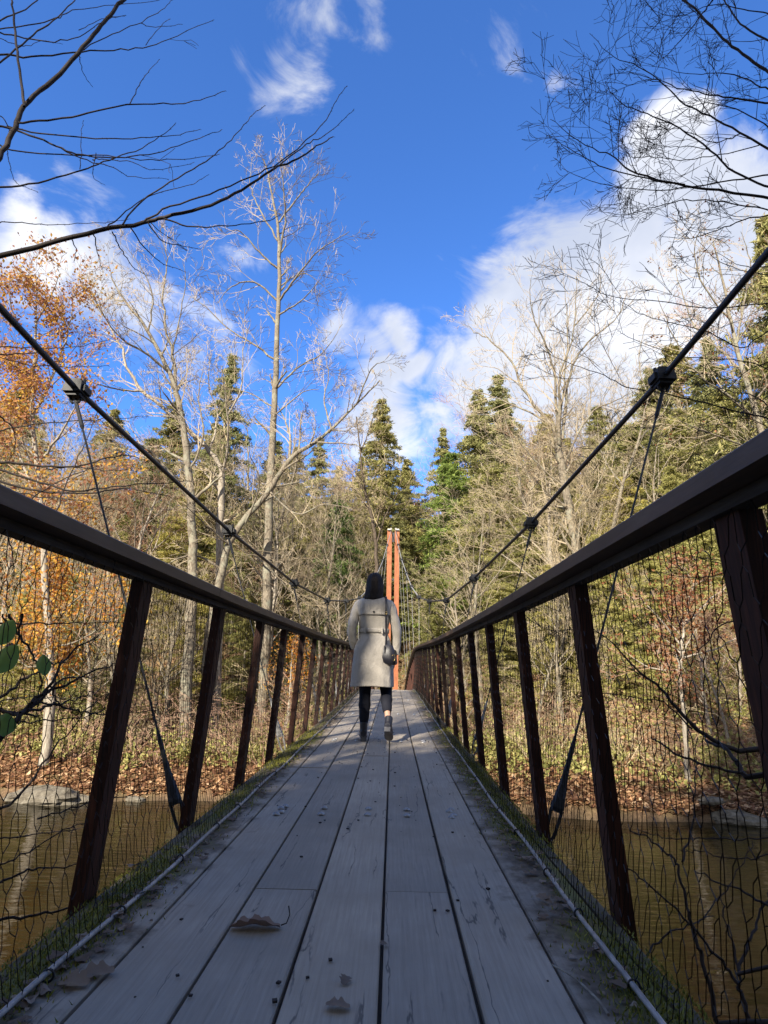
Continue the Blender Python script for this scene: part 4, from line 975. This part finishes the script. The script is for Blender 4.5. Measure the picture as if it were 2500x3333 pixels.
gr([(740,190),(800,90),(850,10)], .002, .001, .3); gr([(1030,1360),(1070,1480),(1150,1560),(1400,1600)], .002, .001, .2); gr([(560,1480),(660,1520),(700,1555)], .0015, .0008, .1); gr([(850,1410),(830,1480),(790,1510)], .0015, .0008, .1)
# lower ones, survey of the second print
def gq(pts, a, b, dy, j=True): G.append(([(x*.5+625*1, y*.5+464.5) for x, y in [(p[0]+408, p[1]) for p in pts]], a, b, dy, j))
for P_ in (([(1700,900),(1659,880),(1400,815),(1200,770),(1050,740),(950,690),(800,640),(700,590)], .0045, .001, .1), ([(1700,370),(1620,385),(1400,402),(1200,372),(1000,355),(870,300),(830,270)], .0035, .001, .2),
           ([(1700,480),(1600,540),(1540,570),(1380,500),(1180,450),(1100,420),(1020,370)], .0035, .001, .2), ([(1700,700),(1600,640),(1400,620),(1250,600),(1050,520),(1010,500)], .003, .001, .3), ([(1700,620),(1560,680),(1420,820),(1330,860),(1150,1000),(1000,1010)], .0025, .001, .3),
           ([(1700,260),(1600,250),(1450,200),(1350,100)], .003, .001, .2), ([(1700,860),(1600,780),(1500,760),(1350,700),(1200,650)], .003, .001, .1), ([(1690,940),(1580,880),(1450,880),(1250,960),(1100,1060)], .002, .001, .2)): gq(*P_)
near_branches('near_tree', 'near tree on the right, dense tangle of fine dark twigs against the cloud', 4.2, (4.4, 3.0, -3.4),
    [(4.4, 3.0, -3.6), (4.3, 3.2, 0), (4.1, 3.5, 2.2), (4.0, 3.7, 4.0), (4.1, 3.8, 6.5)], G, 204, 1.0, twigp=(2.9, .46, 4), tw=1.15)
# lower right vine-like shrub
G = []
def gv(pts, a, b, dy, j=False): G.append(([(x*.4217+1900, y*.4217+2400) for x, y in pts], a, b, dy, j))
gv([(1040,2212),(960,1900),(900,1650),(850,1480),(790,1280),(735,1000),(640,900),(520,790),(360,725)], .0055, .0015, 0, True); gv([(1280,2212),(1220,1980),(1150,1860),(1000,1660),(840,1460),(600,1230),(400,1060),(240,950)], .005, .0013, .1, True)
gv([(1180,1830),(1260,1650),(1330,1450),(1423,1250),(1500,1100)], .004, .002, .05, True); gv([(760,960),(820,780),(850,500),(860,250),(880,0)], .0028, .0012, .1); gv([(440,1750),(340,1620),(250,1540),(120,1400),(0,1200)], .0035, .0015, .1); gv([(440,1750),(540,1620),(700,1490),(870,1430),(1000,1380)], .003, .001, .1)
gv([(1200,1900),(1180,1700),(1120,1500),(1080,1300),(1050,1150)], .003, .001, .1); gv([(1423,1300),(1250,1210),(1000,1090),(860,1030)], .0035, .0012, .2, True); gv([(1260,300),(1000,230),(750,150),(600,50),(520,0)], .0045, .002, .3, True); gv([(1260,310),(1180,200),(1080,80),(940,20)], .008, .004, .4, True)
gv([(1380,780),(1100,790),(850,780),(600,770),(430,720)], .0022, .001, .5, True); gv([(1360,920),(1150,940),(900,890),(760,880)], .0022, .001, .5, True); gv([(450,1760),(480,1900),(470,2100),(500,2212)], .003, .002, .1); gv([(880,1440),(1000,1300),(1160,1100),(1300,800)], .002, .001, .1)
near_branches('near_shrub', 'bare dark shrub with arching stems over the water beside the right netting', 2.6, (3.1, 2.2, -3.2),
    [(3.1, 2.2, -3.4), (3.0, 2.2, -2), (2.9, 2.2, -1), (2.8, 2.3, .4)], G, 205, 1659/2500, twigp=(.8, .22, 3))
# arching twig masses behind the right netting
G = []
def gw(pts, a, b, dy, j=False): G.append(([(x*.603+1500, y*.603+1300) for x, y in pts], a, b, dy, j))
gw([(1500,1900),(1300,1800),(1160,1660),(1090,1570),(950,1460),(800,1300),(650,1190)], .012, .0015, .3, True); gw([(1160,1660),(1040,1530),(900,1450),(750,1400)], .004, .001, .4); gw([(1250,1780),(1100,1640),(980,1620),(820,1590),(720,1580)], .004, .001, .4)
gw([(1700,1150),(1400,1220),(1330,1320),(1200,1360),(1000,1280)], .004, .001, .3, True); gw([(1700,950),(1500,920),(1300,960),(1100,940),(950,890)], .0035, .001, .3, True); gw([(1700,880),(1450,890),(1250,850),(1030,790)], .0035, .001, .3, True)
near_branches('near_shrub', 'bare arching shrub behind the first right posts, pale curved main stem', 4.4, (5.2, 3.9, -3.6),
    [(5.2, 3.9, -3.8), (5.0, 4.0, -2.2), (4.8, 4.1, -1), (4.6, 4.2, 0)], G, 206, 1659/2500, twigp=(1.3, .4, 4))

# ------------------------------------------------------------------ trees of the near bank behind the photographer (they shade the deck)
for i, (x, y, h, kd, sx) in enumerate(((-3.5, -5, 9.5, 'hemlock', 1.3), (-7.4, -5.5, 9, 'hemlock', .9), (-.5, -8, 23, 'hemlock', 1.1), (3.2, -8, 22, 'hemlock', 1.15), (-3.2, -8.5, 16, 'olive', 1.0), (-2.4, -9, 24.5, 'hemlock', 1.1), (1.4, -9.5, 24, 'hemlock', 1.2), (-10.5, -7, 13.5, 'olive', .8), (5.8, -6, 14, 'hemlock', 1.3), (8.5, -4.5, 11, 'hemlock', 1.1),
        (-10.5, -9, 17, 'bare', 1.2), (-7.5, -9.5, 18, 'bare', 1.2), (-12.5, -8, 14, 'bare', 1.2), (-5.2, -12, 22, 'bare', 1.3))):
    lab = ('evergreen' if kd != 'bare' else 'bare tree')+' on the near bank behind the photographer, shading the bridge deck'
    if kd == 'bare': place_tree('bare_tree', BV[i % 5], BN, x, y, h, 15.5, i*1.3, lab, 'tree', 'bare trees on the near bank', sx)
    else: place_tree('hemlock_tree' if kd == 'hemlock' else 'evergreen_tree', CV[kd][i % len(CV[kd])], CN, x, y, h, 16 if kd == 'hemlock' else 14, i*1.3, lab, 'tree', 'evergreens on the near bank', sx)

# ------------------------------------------------------------------ the walker
def loft_tube(mb, pts, rad, k=16, flat=1.0):
    mb.tube(pts, rad, k)
def remesh(o, vox, smooth=2):
    m = o.modifiers.new('remesh', 'REMESH'); m.mode = 'VOXEL'; m.voxel_size = vox; m.use_smooth_shade = True
    s = o.modifiers.new('smooth', 'SMOOTH'); s.iterations = smooth; s.factor = .5
def build_person():
    PX, PY = -.165, 5.85
    z0 = float(deck(PY))
    P = empty('person', (PX, PY, z0), 0, .95); tag(P, 'dark-haired woman walking away in light grey belted coat, black leggings and ankle boots', 'person')
    dz = -z0 + .0
    sk = mat('skin', (.42, .25, .18), .55, 0, .35)[0]
    # body: one continuous figure
    mb = MB()
    H_ = lambda z: z+dz
    mb.loft(rings([(0, .0, .80, .12, .09), (0, 0, .90, .155, .105), (0, .01, 1.03, .125, .09), (0, .01, 1.18, .145, .10), (0, 0, 1.30, .16, .10), (0, -.01, 1.365, .12, .075), (0, -.01, 1.40, .055, .055), (0, 0, 1.44, .05, .055)], 24))
    mb.loft(rings([(0, .0, 1.38, .045, .05), (0, .01, 1.44, .048, .052), (.0, .03, 1.465, .055, .075), (0, .025, 1.50, .068, .09), (0, .015, 1.54, .073, .095), (0, .01, 1.585, .07, .09), (0, .005, 1.615, .05, .065), (0, 0, 1.63, .02, .03)], 24))
    # face: nose, chin, brow, ears
    mb.loft(rings([(0, .108, 1.493, .011, .012), (0, .117, 1.50, .013, .016), (0, .108, 1.52, .009, .012), (0, .1, 1.54, .006, .008)], 10))
    mb.loft(rings([(0, .085, 1.452, .022, .018), (0, .088, 1.462, .028, .022), (0, .088, 1.478, .026, .018)], 12)); mb.box((0, .1, 1.478), (.034, .012, .008))
    for s in (-1, 1):
        mb.loft(rings([(s*.073, .01, 1.495, .007, .012), (s*.078, .008, 1.515, .009, .018), (s*.078, .006, 1.535, .008, .016)], 8)); mb.loft(rings([(s*.028, .093, 1.522, .012, .01), (s*.028, .096, 1.53, .014, .012), (s*.028, .098, 1.542, .016, .01)], 8))
    # legs: left planted, right trailing with the heel lifted
    LL = [(-.075, 0, .88), (-.082, .01, .70), (-.078, .035, .47), (-.078, -.005, .30), (-.080, -.02, .17), (-.082, -.02, .09)]
    RL = [(.075, 0, .88), (.10, .04, .70), (.132, .07, .47), (.138, -.02, .36), (.148, -.085, .275), (.155, -.125, .215)]
    mb.tube(interp(LL, 16), interp([(.085,0,0), (.078,0,0), (.052,0,0), (.05,0,0), (.030,0,0), (.031,0,0)], 16)[:, 0], 16); mb.tube(interp(RL, 16), interp([(.085,0,0), (.078,0,0), (.052,0,0), (.05,0,0), (.030,0,0), (.031,0,0)], 16)[:, 0], 16)
    # feet
    mb.tube([(-.082, -.05, .055), (-.08, .0, .05), (-.078, .08, .035), (-.075, .14, .03)], [.03, .034, .034, .02], 12)
    mb.tube([(.155, -.125, .215), (.155, -.155, .13), (.153, -.09, .07)], [.029, .029, .02], 12)
    # arms: left hand in pocket, right hanging by the bag
    LA = [(-.160, -.006, 1.295), (-.192, -.02, 1.20), (-.222, -.04, 1.07), (-.212, -.01, .96), (-.185, .035, .88)]
    RA = [(.160, -.006, 1.295), (.192, -.015, 1.20), (.230, -.02, 1.06), (.230, .01, .93), (.215, .03, .80)]
    mb.tube([(-.16, -.004, 1.30), (0, .0, 1.32), (.16, -.004, 1.30)], [.034, .05, .034], 12)
    for A in (LA, RA): mb.tube(interp(A, 14), interp([(.036,0,0), (.034,0,0), (.032,0,0), (.026,0,0), (.021,0,0)], 14)[:, 0], 12)
    hx = np.array([.213, .035, .78])
    mb.tube([hx+[0, 0, .03], hx, hx+[-.002, .005, -.04], hx+[-.004, .006, -.062]], [.021, .024, .034, .026], 10)
    for k, (o, L) in enumerate(((-.024, .058), (-.008, .068), (.008, .064), (.023, .052))):
        b0 = hx+np.array([-.004, o, -.055]); mb.tube([b0, b0+[-.003, 0, -L*.45], b0+[-.014, .002, -L*.8], b0+[-.024, .003, -L]], [.0095, .0088, .008, .006], 8)
    mb.tube([hx+[-.015, .02, -.01], hx+[-.03, .034, -.035], hx+[-.032, .034, -.058]], [.012, .010, .007], 8)
    mb.tube([(-.185, .035, .90), (-.18, .05, .86), (-.175, .06, .82)], [.022, .03, .026], 10)
    for k in range(4): mb.tube([(-.175+.0, .04+.014*k, .83), (-.172, .045+.014*k, .79), (-.165, .048+.014*k, .765)], [.009, .0085, .006], 7)
    mb.tube([(-.17, .03, .85), (-.155, .02, .82), (-.15, .02, .80)], [.011, .010, .007], 7)
    b = mb.build('body', sk, P); remesh(b, .0055, 3)
    # leggings
    lm = m_cloth('black_legging_fabric', (.010, .011, .018), 200, .85)
    for leg, cut in ((LL, 13), (RL, 13)):
        q = interp(leg, 17)[:cut+1]; rr = interp([(.098,0,0), (.088,0,0), (.060,0,0), (.056,0,0), (.041,0,0), (.038,0,0)], 17)[:cut+1, 0]
        q = q.copy(); rr = rr.copy(); rr += .003*np.sin(np.arange(len(rr))*2.3)*(np.arange(len(rr)) > 6)
        mb = MB(); mb.tube(interp(q, 40), interp(np.stack([rr, rr, rr], 1), 40)[:, 0], 20); mb.build('legging', lm, P, True)
    # boots
    bm = mat('black_boot_leather', (.016, .016, .022), .5, 0, .45)[0]
    def boot(origin, pitch, yaw):
        e = MB()
        e.loft(rings([(0, -.005, .0, .030, .045, 2.6), (0, -.005, .012, .031, .046, 2.6), (0, -.006, .03, .033, .042), (0, -.002, .07, .036, .040), (0, 0, .115, .038, .043), (0, .002, .135, .040, .046)], 20))
        rr = []
        for y, w, h in ((-.045, .026, .05), (-.02, .035, .075), (.03, .037, .07), (.07, .040, .055), (.115, .041, .045), (.15, .034, .036), (.172, .018, .022)):
            th = np.arange(20)*2*math.pi/20; rr.append(np.stack([w*np.cos(th), np.full(20, y), .012+h*.5+h*.5*np.sin(th)], 1))
        e.loft(rr)
        e2 = MB()
        for z in (0, ): 
            out = [(.0, -.05), (.030, -.045), (.035, -.02), (.032, .03), (.042, .09), (.040, .14), (.02, .178), (0, .182), (-.02, .178), (-.04, .14), (-.042, .09), (-.032, .03), (-.035, -.02), (-.03, -.045)]
            e2.loft([np.array([[x, y, -.001] for x, y in out]), np.array([[x, y, .013] for x, y in out])])
        e2.box((0, -.022, -.018), (.056, .05, .034))
        Rm = Matrix.Rotation(yaw, 4, 'Z') @ Matrix.Rotation(pitch, 4, 'X')
        o = e.build('boot', bm, P); remesh(o, .005, 2); o.matrix_local = Matrix.Translation(origin) @ Rm
        s = e2.build('sole', mat('grey_boot_sole', (.09, .09, .10), .6)[0], o)
    boot((-.082, -.02, .037), 0, R(4)); boot((.155, -.200, .112), R(-35), R(-6))
    # coat
    cm = m_cloth('grey_beige_coat_cloth', (.43, .395, .35), 260, .9, True)
    g = np.random.default_rng(4)
    keys = [(-.012, -.005, .40, .214, .150), (-.010, -.005, .50, .210, .150), (-.008, 0, .62, .206, .150), (-.006, 0, .74, .198, .145), (-.004, 0, .85, .188, .135), (0, .004, .94, .166, .122), (0, .006, 1.0, .147, .108), (0, .006, 1.06, .145, .106), (0, .004, 1.13, .155, .112), (0, 0, 1.21, .167, .120), (0, -.005, 1.29, .172, .118), (0, -.005, 1.335, .165, .105), (0, -.008, 1.365, .130, .088), (0, -.008, 1.39, .085, .07)]
    K = interp(keys, 70); rr = []
    kk = 64; th = np.arange(kk)*2*math.pi/kk
    for (cx, cy, z, rx, ry) in K:
        zz = z+.14 if False else z
        fl = np.clip((1.0-z)/.55, 0, 1)
        fold = 1+.022*fl*np.sin(th*7+1.2)+.016*fl*np.sin(th*11+z*3)+.014*np.sin(th*5+z*34)*np.exp(-((z-1.0)/.12)**2)+.010*np.sin(th*3+z*41+1)*np.exp(-((z-1.17)/.1)**2)
        pl = 1-.035*fl*np.exp(-((th-1.5*math.pi)/.05)**2)                   # centre back pleat
        c, s = np.cos(th), np.sin(th); ex = 2.35
        rr.append(np.stack([cx+rx*fold*pl*np.sign(c)*np.abs(c)**(2/ex), cy+ry*fold*pl*np.sign(s)*np.abs(s)**(2/ex), np.full(kk, z)+.006*np.sin(th*3)*(fl > .95)], 1))
    mb = MB(); mb.loft(rr, cap=False); 
    hem = .505
    S_ = lambda z: z
    # the skirt is shorter than the loft: lift its hem to the knee
    for v in mb.v: v[:, 2] = np.where(v[:, 2] < 1.0, 1.0-(1.0-v[:, 2])*(1.0-(hem))/(.60), v[:, 2])
    o = mb.build('coat', cm, P, True); so_ = o.modifiers.new('solid', 'SOLIDIFY'); so_.thickness = .006; so_.offset = -1
    def sleeve(A, rad, seed):
        Q = interp(A, 46); rr_ = interp([(r_, 0, 0) for r_ in rad], 46)[:, 0]; u = np.linspace(0, 1, 46)
        rr_ = rr_*(1+.045*np.sin(u*40+seed)*np.exp(-((u-.5)/.25)**2)+.02*np.sin(u*23+seed))
        mb = MB(); mb.tube(Q, rr_, 24); return mb.build('sleeve', cm, o, True)
    sleeve([(-.128, -.003, 1.325), (-.160, -.006, 1.295), (-.192, -.02, 1.20), (-.222, -.04, 1.07), (-.212, -.01, .96), (-.19, .035, .885)], [.048, .055, .053, .048, .044, .043], 0)
    sleeve([(.128, -.003, 1.325), (.160, -.006, 1.295), (.192, -.015, 1.20), (.230, -.02, 1.06), (.232, .008, .93), (.222, .026, .82)], [.048, .055, .053, .048, .043, .042], 1.4)
    # storm flap across the shoulders
    F = [r_ for r_, q in zip(rr, K) if 1.185 < q[2] < 1.37]
    ctr = np.array([0, 0]); fr = []
    back = [k for k in range(kk) if math.sin(th[k]) < .12]
    vs = []; nb_ = len(back)
    back = sorted(back, key=lambda k: (th[k] if th[k] > 1 else th[k]+2*math.pi))
    for ri, ring in enumerate(F):
        off = .007 if ri else .010
        c0 = ring.mean(0)
        for k in back:
            p = ring[k]; d = p-c0; d[2] = 0; d /= np.linalg.norm(d); vs.append(p+d*off)
    fs = [[i*nb_+j, i*nb_+j+1, (i+1)*nb_+j+1, (i+1)*nb_+j] for i in range(len(F)-1) for j in range(nb_-1)]
    mb = MB(); mb.add(vs, fs); f_ = mb.build('storm_flap', cm, o, True); q_ = f_.modifiers.new('solid', 'SOLIDIFY'); q_.thickness = .004; q_.offset = 1
    # belt, loops, collar, button
    base = interp(keys, 200); 
    def ringat(z, off):
        i = np.abs(base[:, 2]-z).argmin(); cx, cy, _, rx, ry = base[i]
        c, s = np.cos(th), np.sin(th); return np.stack([cx+(rx+off)*np.sign(c)*np.abs(c)**(2/2.35), cy+(ry+off)*np.sign(s)*np.abs(s)**(2/2.35), np.full(kk, z)], 1)
    zb = 1.045
    mb = MB(); mb.loft([ringat(zb-.021, .003), ringat(zb-.021, .010), ringat(zb-.008, .0112), ringat(zb+.008, .0112), ringat(zb+.021, .010), ringat(zb+.021, .003)], cap=False); mb.build('belt', cm, o, True)
    for x in (-.085, .085): mb = MB(); mb.box((x, -.112, zb), (.013, .012, .058)); mb.build('belt_loop', cm, o)
    mb = MB(); mb.loft([ringat(1.37, -.012)*1, ringat(1.385, -.004), rings([(0, -.012, 1.425, .066, .066)], kk)[0], rings([(0, -.01, 1.432, .058, .058)], kk)[0], rings([(0, -.01, 1.40, .052, .055)], kk)[0]], cap=False); mb.build('collar', cm, o, True)
    bt_ = mat('dark_button', (.02, .018, .02), .35)[0]
    mb = MB(); th2 = np.arange(14)*2*math.pi/14
    mb.loft([np.stack([.011*np.cos(th2), np.full(14, -.134), 1.235-z0*0+.011*np.sin(th2)-.01], 1), np.stack([.010*np.cos(th2), np.full(14, -.140), 1.225+.010*np.sin(th2)], 1)]); mb.build('button', bt_, o)
    # hair
    hm, n, l, bb = mat('dark_hair', (.012, .009, .009), .6, 0, .2)
    tc = n.new('ShaderNodeTexCoord'); hn = noise(n, l, mapping(n, l, tc.outputs['Object'], (110, 110, 5)), 2, 4); bump(n, l, hn, bb, .7, .004); l.new(ramp(n, l, hn, [(.35, (.006, .005, .005)), (.7, (.035, .025, .022))]), bb.inputs['Base Color'])
    mb = MB(); hk = [(-.02, -.075, 1.335, .078, .030), (-.014, -.07, 1.365, .094, .05), (-.008, -.05, 1.41, .095, .066), (0, -.03, 1.46, .094, .085), (0, -.012, 1.51, .090, .098), (0, -.006, 1.56, .086, .098), (0, -.004, 1.60, .070, .083), (0, -.003, 1.628, .046, .055), (0, 0, 1.642, .012, .016)]
    K2 = interp(hk, 40); rr = []
    for i, (cx, cy, z, rx, ry) in enumerate(K2):
        f = 1+.02*np.sin(th*9)+.014*np.sin(th*17+z*6)
        y = cy+ry*f*np.sin(th); y = np.minimum(y, .055+.03*(z > 1.57)) 
        rr.append(np.stack([cx+rx*f*np.cos(th), y, z+.012*np.sin(th*6+1)*(i < 4)], 1))
    mb.loft(rr); 
    for k in range(60):
        a = R(rng.uniform(180, 360)); x = .080*math.cos(a); y = -.02+.075*math.sin(a)
        mb.tube([(x*.9, y*.9, 1.5), (x*1.06, y*1.04, 1.43), (x*1.02-.008, y*.85-.012, 1.38+rng.uniform(-.02, .01)), (x*1.0-.02+rng.uniform(-.012, .012), y*.7-.04, 1.345+rng.uniform(-.025, .01))], [.006, .006, .004, .0015], 5)
    for k in range(12):
        x = -.075-rng.uniform(0, .014); y = rng.uniform(-.01, .04); mb.tube([(x*.9, y, 1.55), (x, y, 1.47), (x-.012, y, 1.41), (x-.03-rng.uniform(0, .012), y, 1.365+rng.uniform(-.012, .012))], [.006, .006, .005, .0015], 5)
    mb.build('hair', hm, P, True)
    # hand bag hanging from the right shoulder
    B = empty('handbag', (PX+.15*.95, PY-.09*.95, z0+.80*.95), 0, .95); tag(B, 'black leather shoulder bag with gold ring at the woman\'s right hip', 'bag')
    lt = mat('black_bag_leather', (.014, .014, .022), .42, 0, .5)[0]; gd = mat('gold_ring_metal', (.7, .5, .2), .3, 1)[0]
    mb = MB(); rr = []
    for z, w, d in ((0, .058, .034), (.012, .072, .045), (.06, .076, .05), (.12, .066, .042), (.165, .052, .03), (.185, .045, .018)):
        rr.append(rings([(.0+z*-.12, 0, z-.11+.03, w*1.15, d*1.15, 2.8)], 28)[0])
    mb.loft(rr); bag = mb.build('bag_body', lt, B, True); bag.rotation_euler = (0, R(8), R(-12))
    Hn = lambda x, y, z: (x-.15, y+.09, z-.80)
    mb = MB()
    st = interp([Hn(.118, -.08, 1.375), Hn(.122, -.128, 1.30), Hn(.122, -.138, 1.20), Hn(.125, -.125, 1.08), Hn(.128, -.118, .98), Hn(.125, -.10, .90)], 30)
    rr = [np.array([[x-.010, y, z], [x+.010, y, z], [x+.010, y-.005, z], [x-.010, y-.005, z]]) for x, y, z in st]; mb.loft(rr); mb.build('strap', lt, B)
    mb = MB(); st = interp([Hn(.118, -.08, 1.375), Hn(.118, -.02, 1.385), Hn(.12, .05, 1.35), Hn(.13, .12, 1.25)], 12); mb.loft([np.array([[x-.010, y, z+.0], [x+.010, y, z], [x+.010, y, z+.007], [x-.010, y, z+.007]]) for x, y, z in st]); mb.build('strap', lt, B)
    t3 = np.linspace(0, 2*math.pi, 21)
    mb = MB(); mb.tube(np.stack([.05+.017*np.cos(t3), -.052+0*t3, -.02+.03*np.sin(t3)], 1), .0028, 6); mb.build('ring', gd, B, True)
    mb = MB(); c3 = Hn(.122, -.148, 1.215); mb.tube(np.stack([c3[0]+.012*np.cos(t3), c3[1]+0*t3, c3[2]+.014*np.sin(t3)], 1), .0025, 6); mb.build('buckle', gd, B, True)
    mb = MB(); mb.box((-.035, -.048, .06), (.012, .01, .07)); mb.build('tab', lt, B)
def m_cloth(name, c, sc, rough, soft=False):
    m, n, l, b = mat(name, c, rough, 0, .2)
    tc = n.new('ShaderNodeTexCoord'); P = tc.outputs['Object']
    f = noise(n, l, P, sc, 3); w = noise(n, l, mapping(n, l, P, (1, 1, .6)), 9, 4, .5, 1.2)
    l.new(mixc(n, l, ramp(n, l, f, [(.4, (0, 0, 0)), (.6, (1, 1, 1))]), tuple(v*.9 for v in c), tuple(min(1, v*1.08) for v in c)), b.inputs['Base Color'])
    bump(n, l, mth(n, l, 'ADD', mth(n, l, 'MULTIPLY', w, 1.0), mth(n, l, 'MULTIPLY', f, .03)), b, .55 if soft else .2, .03)
    b.inputs['Sheen Weight'].default_value = .15 if soft else 0
    return m
build_person()

# ------------------------------------------------------------------ leaves, twigs and moss on the deck
def ground_pt(px, py):
    lo, hi = .5, 20
    for _ in range(40):
        m = (lo+hi)/2; q = at(px, py, m)
        if q[2] > deck(m): lo = m
        else: hi = m
    return at(px, py, lo)
def leaf_mesh(seed, lobes=4, L=.12, Wd=.05, curl=.4):
    r = random.Random(seed); n = 6*lobes+1; L_ = []; 
    for i in range(n):
        u = i/(n-1); env = math.sin(math.pi*(u*.92+.05))**.7
        lob = .76+.24*math.cos((u*lobes)*2*math.pi+.4)
        L_.append((u, Wd*env*lob*r.uniform(.85, 1.1)+.003))
    vs = []
    for u, w in L_:
        for k, f in enumerate((-1, -.5, 0, .5, 1)):
            x = (u-.5)*L+abs(f)*w*.25; y = f*w; z = curl*(abs(f)**1.5)*w+.05*L*math.sin(u*3.1)+.012*L*math.sin(u*14+f*3)
            vs.append((x, y, z))
    fs = [[i*5+k, i*5+k+1, i*5+5+k+1, i*5+5+k] for i in range(n-1) for k in range(4)]
    mb = MB(); mb.add(vs, fs)
    return mb
def build_debris():
    q = ground_pt(552, 2008)
    e = empty('oak_leaf', (q[0], q[1], q[2]+.004), R(184)); tag(e, 'large curled brown oak leaf lying on the second grey plank from the left', 'leaf')
    dl = m_leaf('large_oak_leaf', [(0, (.17, .11, .085)), (1, (.24, .165, .13))], .15, .7)
    a = leaf_mesh(5, 4, .13, .045, .45).build('blade', dl, e, True); a.rotation_euler = (R(12), 0, 0)
    mb = MB(); mb.tube([(-.066, 0, .006), (-.08, .004, .012), (-.088, .012, .035), (-.084, .014, .055)], [.0018, .0015, .0013, .0018], 6); mb.build('stalk', MT['twig_near'], e)
    for i, (px, py, lb, L) in enumerate(((730, 2182, 'crumpled dark leaf scrap near the bottom of the middle plank', .05), (745, 2125, 'torn leaf scrap just above the crumpled one on the middle plank', .03), (1160, 1850, 'pale dead leaf lying against the right lacing cable', .05), (1175, 1948, 'tan dead leaf lying beside the dirt on the right, below the pale one', .055),
                                         (210, 2110, 'broad pale dead leaf in the litter at the lower left', .07), (160, 2130, 'reddish dead leaf outside the left lacing cable', .07), (290, 1875, 'pale torn leaf beside the left lacing cable near the second post', .06), (830, 2045, 'small dark flake on the centre-right plank', .02))):
        q = ground_pt(px, py); o = leaf_mesh(20+i, 3, L, L*.4, .3).build('dead_leaf', MT['deadleaf'], None, True, (q[0], q[1], q[2]+.006)); o.rotation_euler = (rng.uniform(-.3, .3), rng.uniform(-.2, .2), rng.uniform(0, 6)); tag(o, lb, 'leaf')
    # twig at the lower right
    P_ = [ground_pt(1192, 2090), ground_pt(1240, 2118), ground_pt(1290, 2165), ground_pt(1315, 2200)]
    mb = MB(); mb.tube(interp(np.array(P_)+[0, 0, .006], 14), np.linspace(.0018, .003, 14), 6); tag(mb.build('fallen_twig', MT['bark_mid'], None, True), 'thin curved fallen twig on the dirty edge at the lower right', 'twig')
    # scattered leaf litter and crumbs on both deck edges
    g = np.random.default_rng(31); mb = MB()
    for i in range(1100):
        s = -1 if g.random() < .5 else 1; y = .7+9*g.random()**1.5; ed = abs(g.normal(0, .05)); x = (-.735 if s < 0 else .535)-s*(ed-.02)*1.0
        L = g.uniform(.008, .045)*(1 if g.random() < .5 else .5); m_ = leaf_mesh(int(g.integers(1e6)), 2, L, L*.4, .8); v = m_.v[0]; a = g.uniform(0, 6.28); c, sn = math.cos(a), math.sin(a)
        v = np.stack([v[:, 0]*c-v[:, 1]*sn, v[:, 0]*sn+v[:, 1]*c, v[:, 2]*g.choice([-1, 1])*.6+L*.25], 1); mb.add(v+[x, y, float(deck(y))+.002], m_.f[0])
    tag(mb.build('leaf_crumbs', MT['deadleaf']), 'broken leaf litter gathered along both edges of the deck', 'leaves', kind='stuff')
    mb = MB()
    for i in range(110):
        y = 1+7*g.random(); x = g.uniform(-.6, .4); s = g.uniform(.0015, .0045); mb.box((x, y, float(deck(y))+s*.8+.002), (s*2.2, s*2.4, s), Matrix.Rotation(g.uniform(0, 3), 3, 'Z'))
    tag(mb.build('grit', MT['twig_near']), 'dark crumbs of bark scattered over the grey planks', 'debris', kind='stuff')
    # moss tufts
    n = 42000; s = np.where(g.random(n) < .55, 1, -1); y = .6+g.random(n)**1.4*6.5
    patch = np.sin(y*3.1+s)*np.sin(y*1.3+2)+g.normal(0, .5, n); keep = patch > -.15
    y = y[keep]; s = s[keep]; n = len(y); ed = g.normal(.04, .055, n)
    x = np.where(s > 0, .535+ed, -.735-ed*.9); x = np.clip(x, -.85, .65)
    P2 = np.stack([x, y, deck(y)+g.uniform(0, .006, n)], 1)
    a = g.normal(0, .5, (n, 3)); a[:, 2] = 1; L = g.uniform(.005, .014, (n, 1)); w = g.normal(0, 1, (n, 3)); w[:, 2] *= .2; w /= np.linalg.norm(w, axis=1)[:, None]
    v = np.stack([P2-w*.0024, P2+w*.0024, P2+a*L], 1); mb = MB(); mb.add(v.reshape(-1, 3), np.arange(n*3).reshape(-1, 3))
    tag(mb.build('moss', MT['moss']), 'green moss growing along the deck edges under the net', 'moss', kind='stuff')
build_debris()
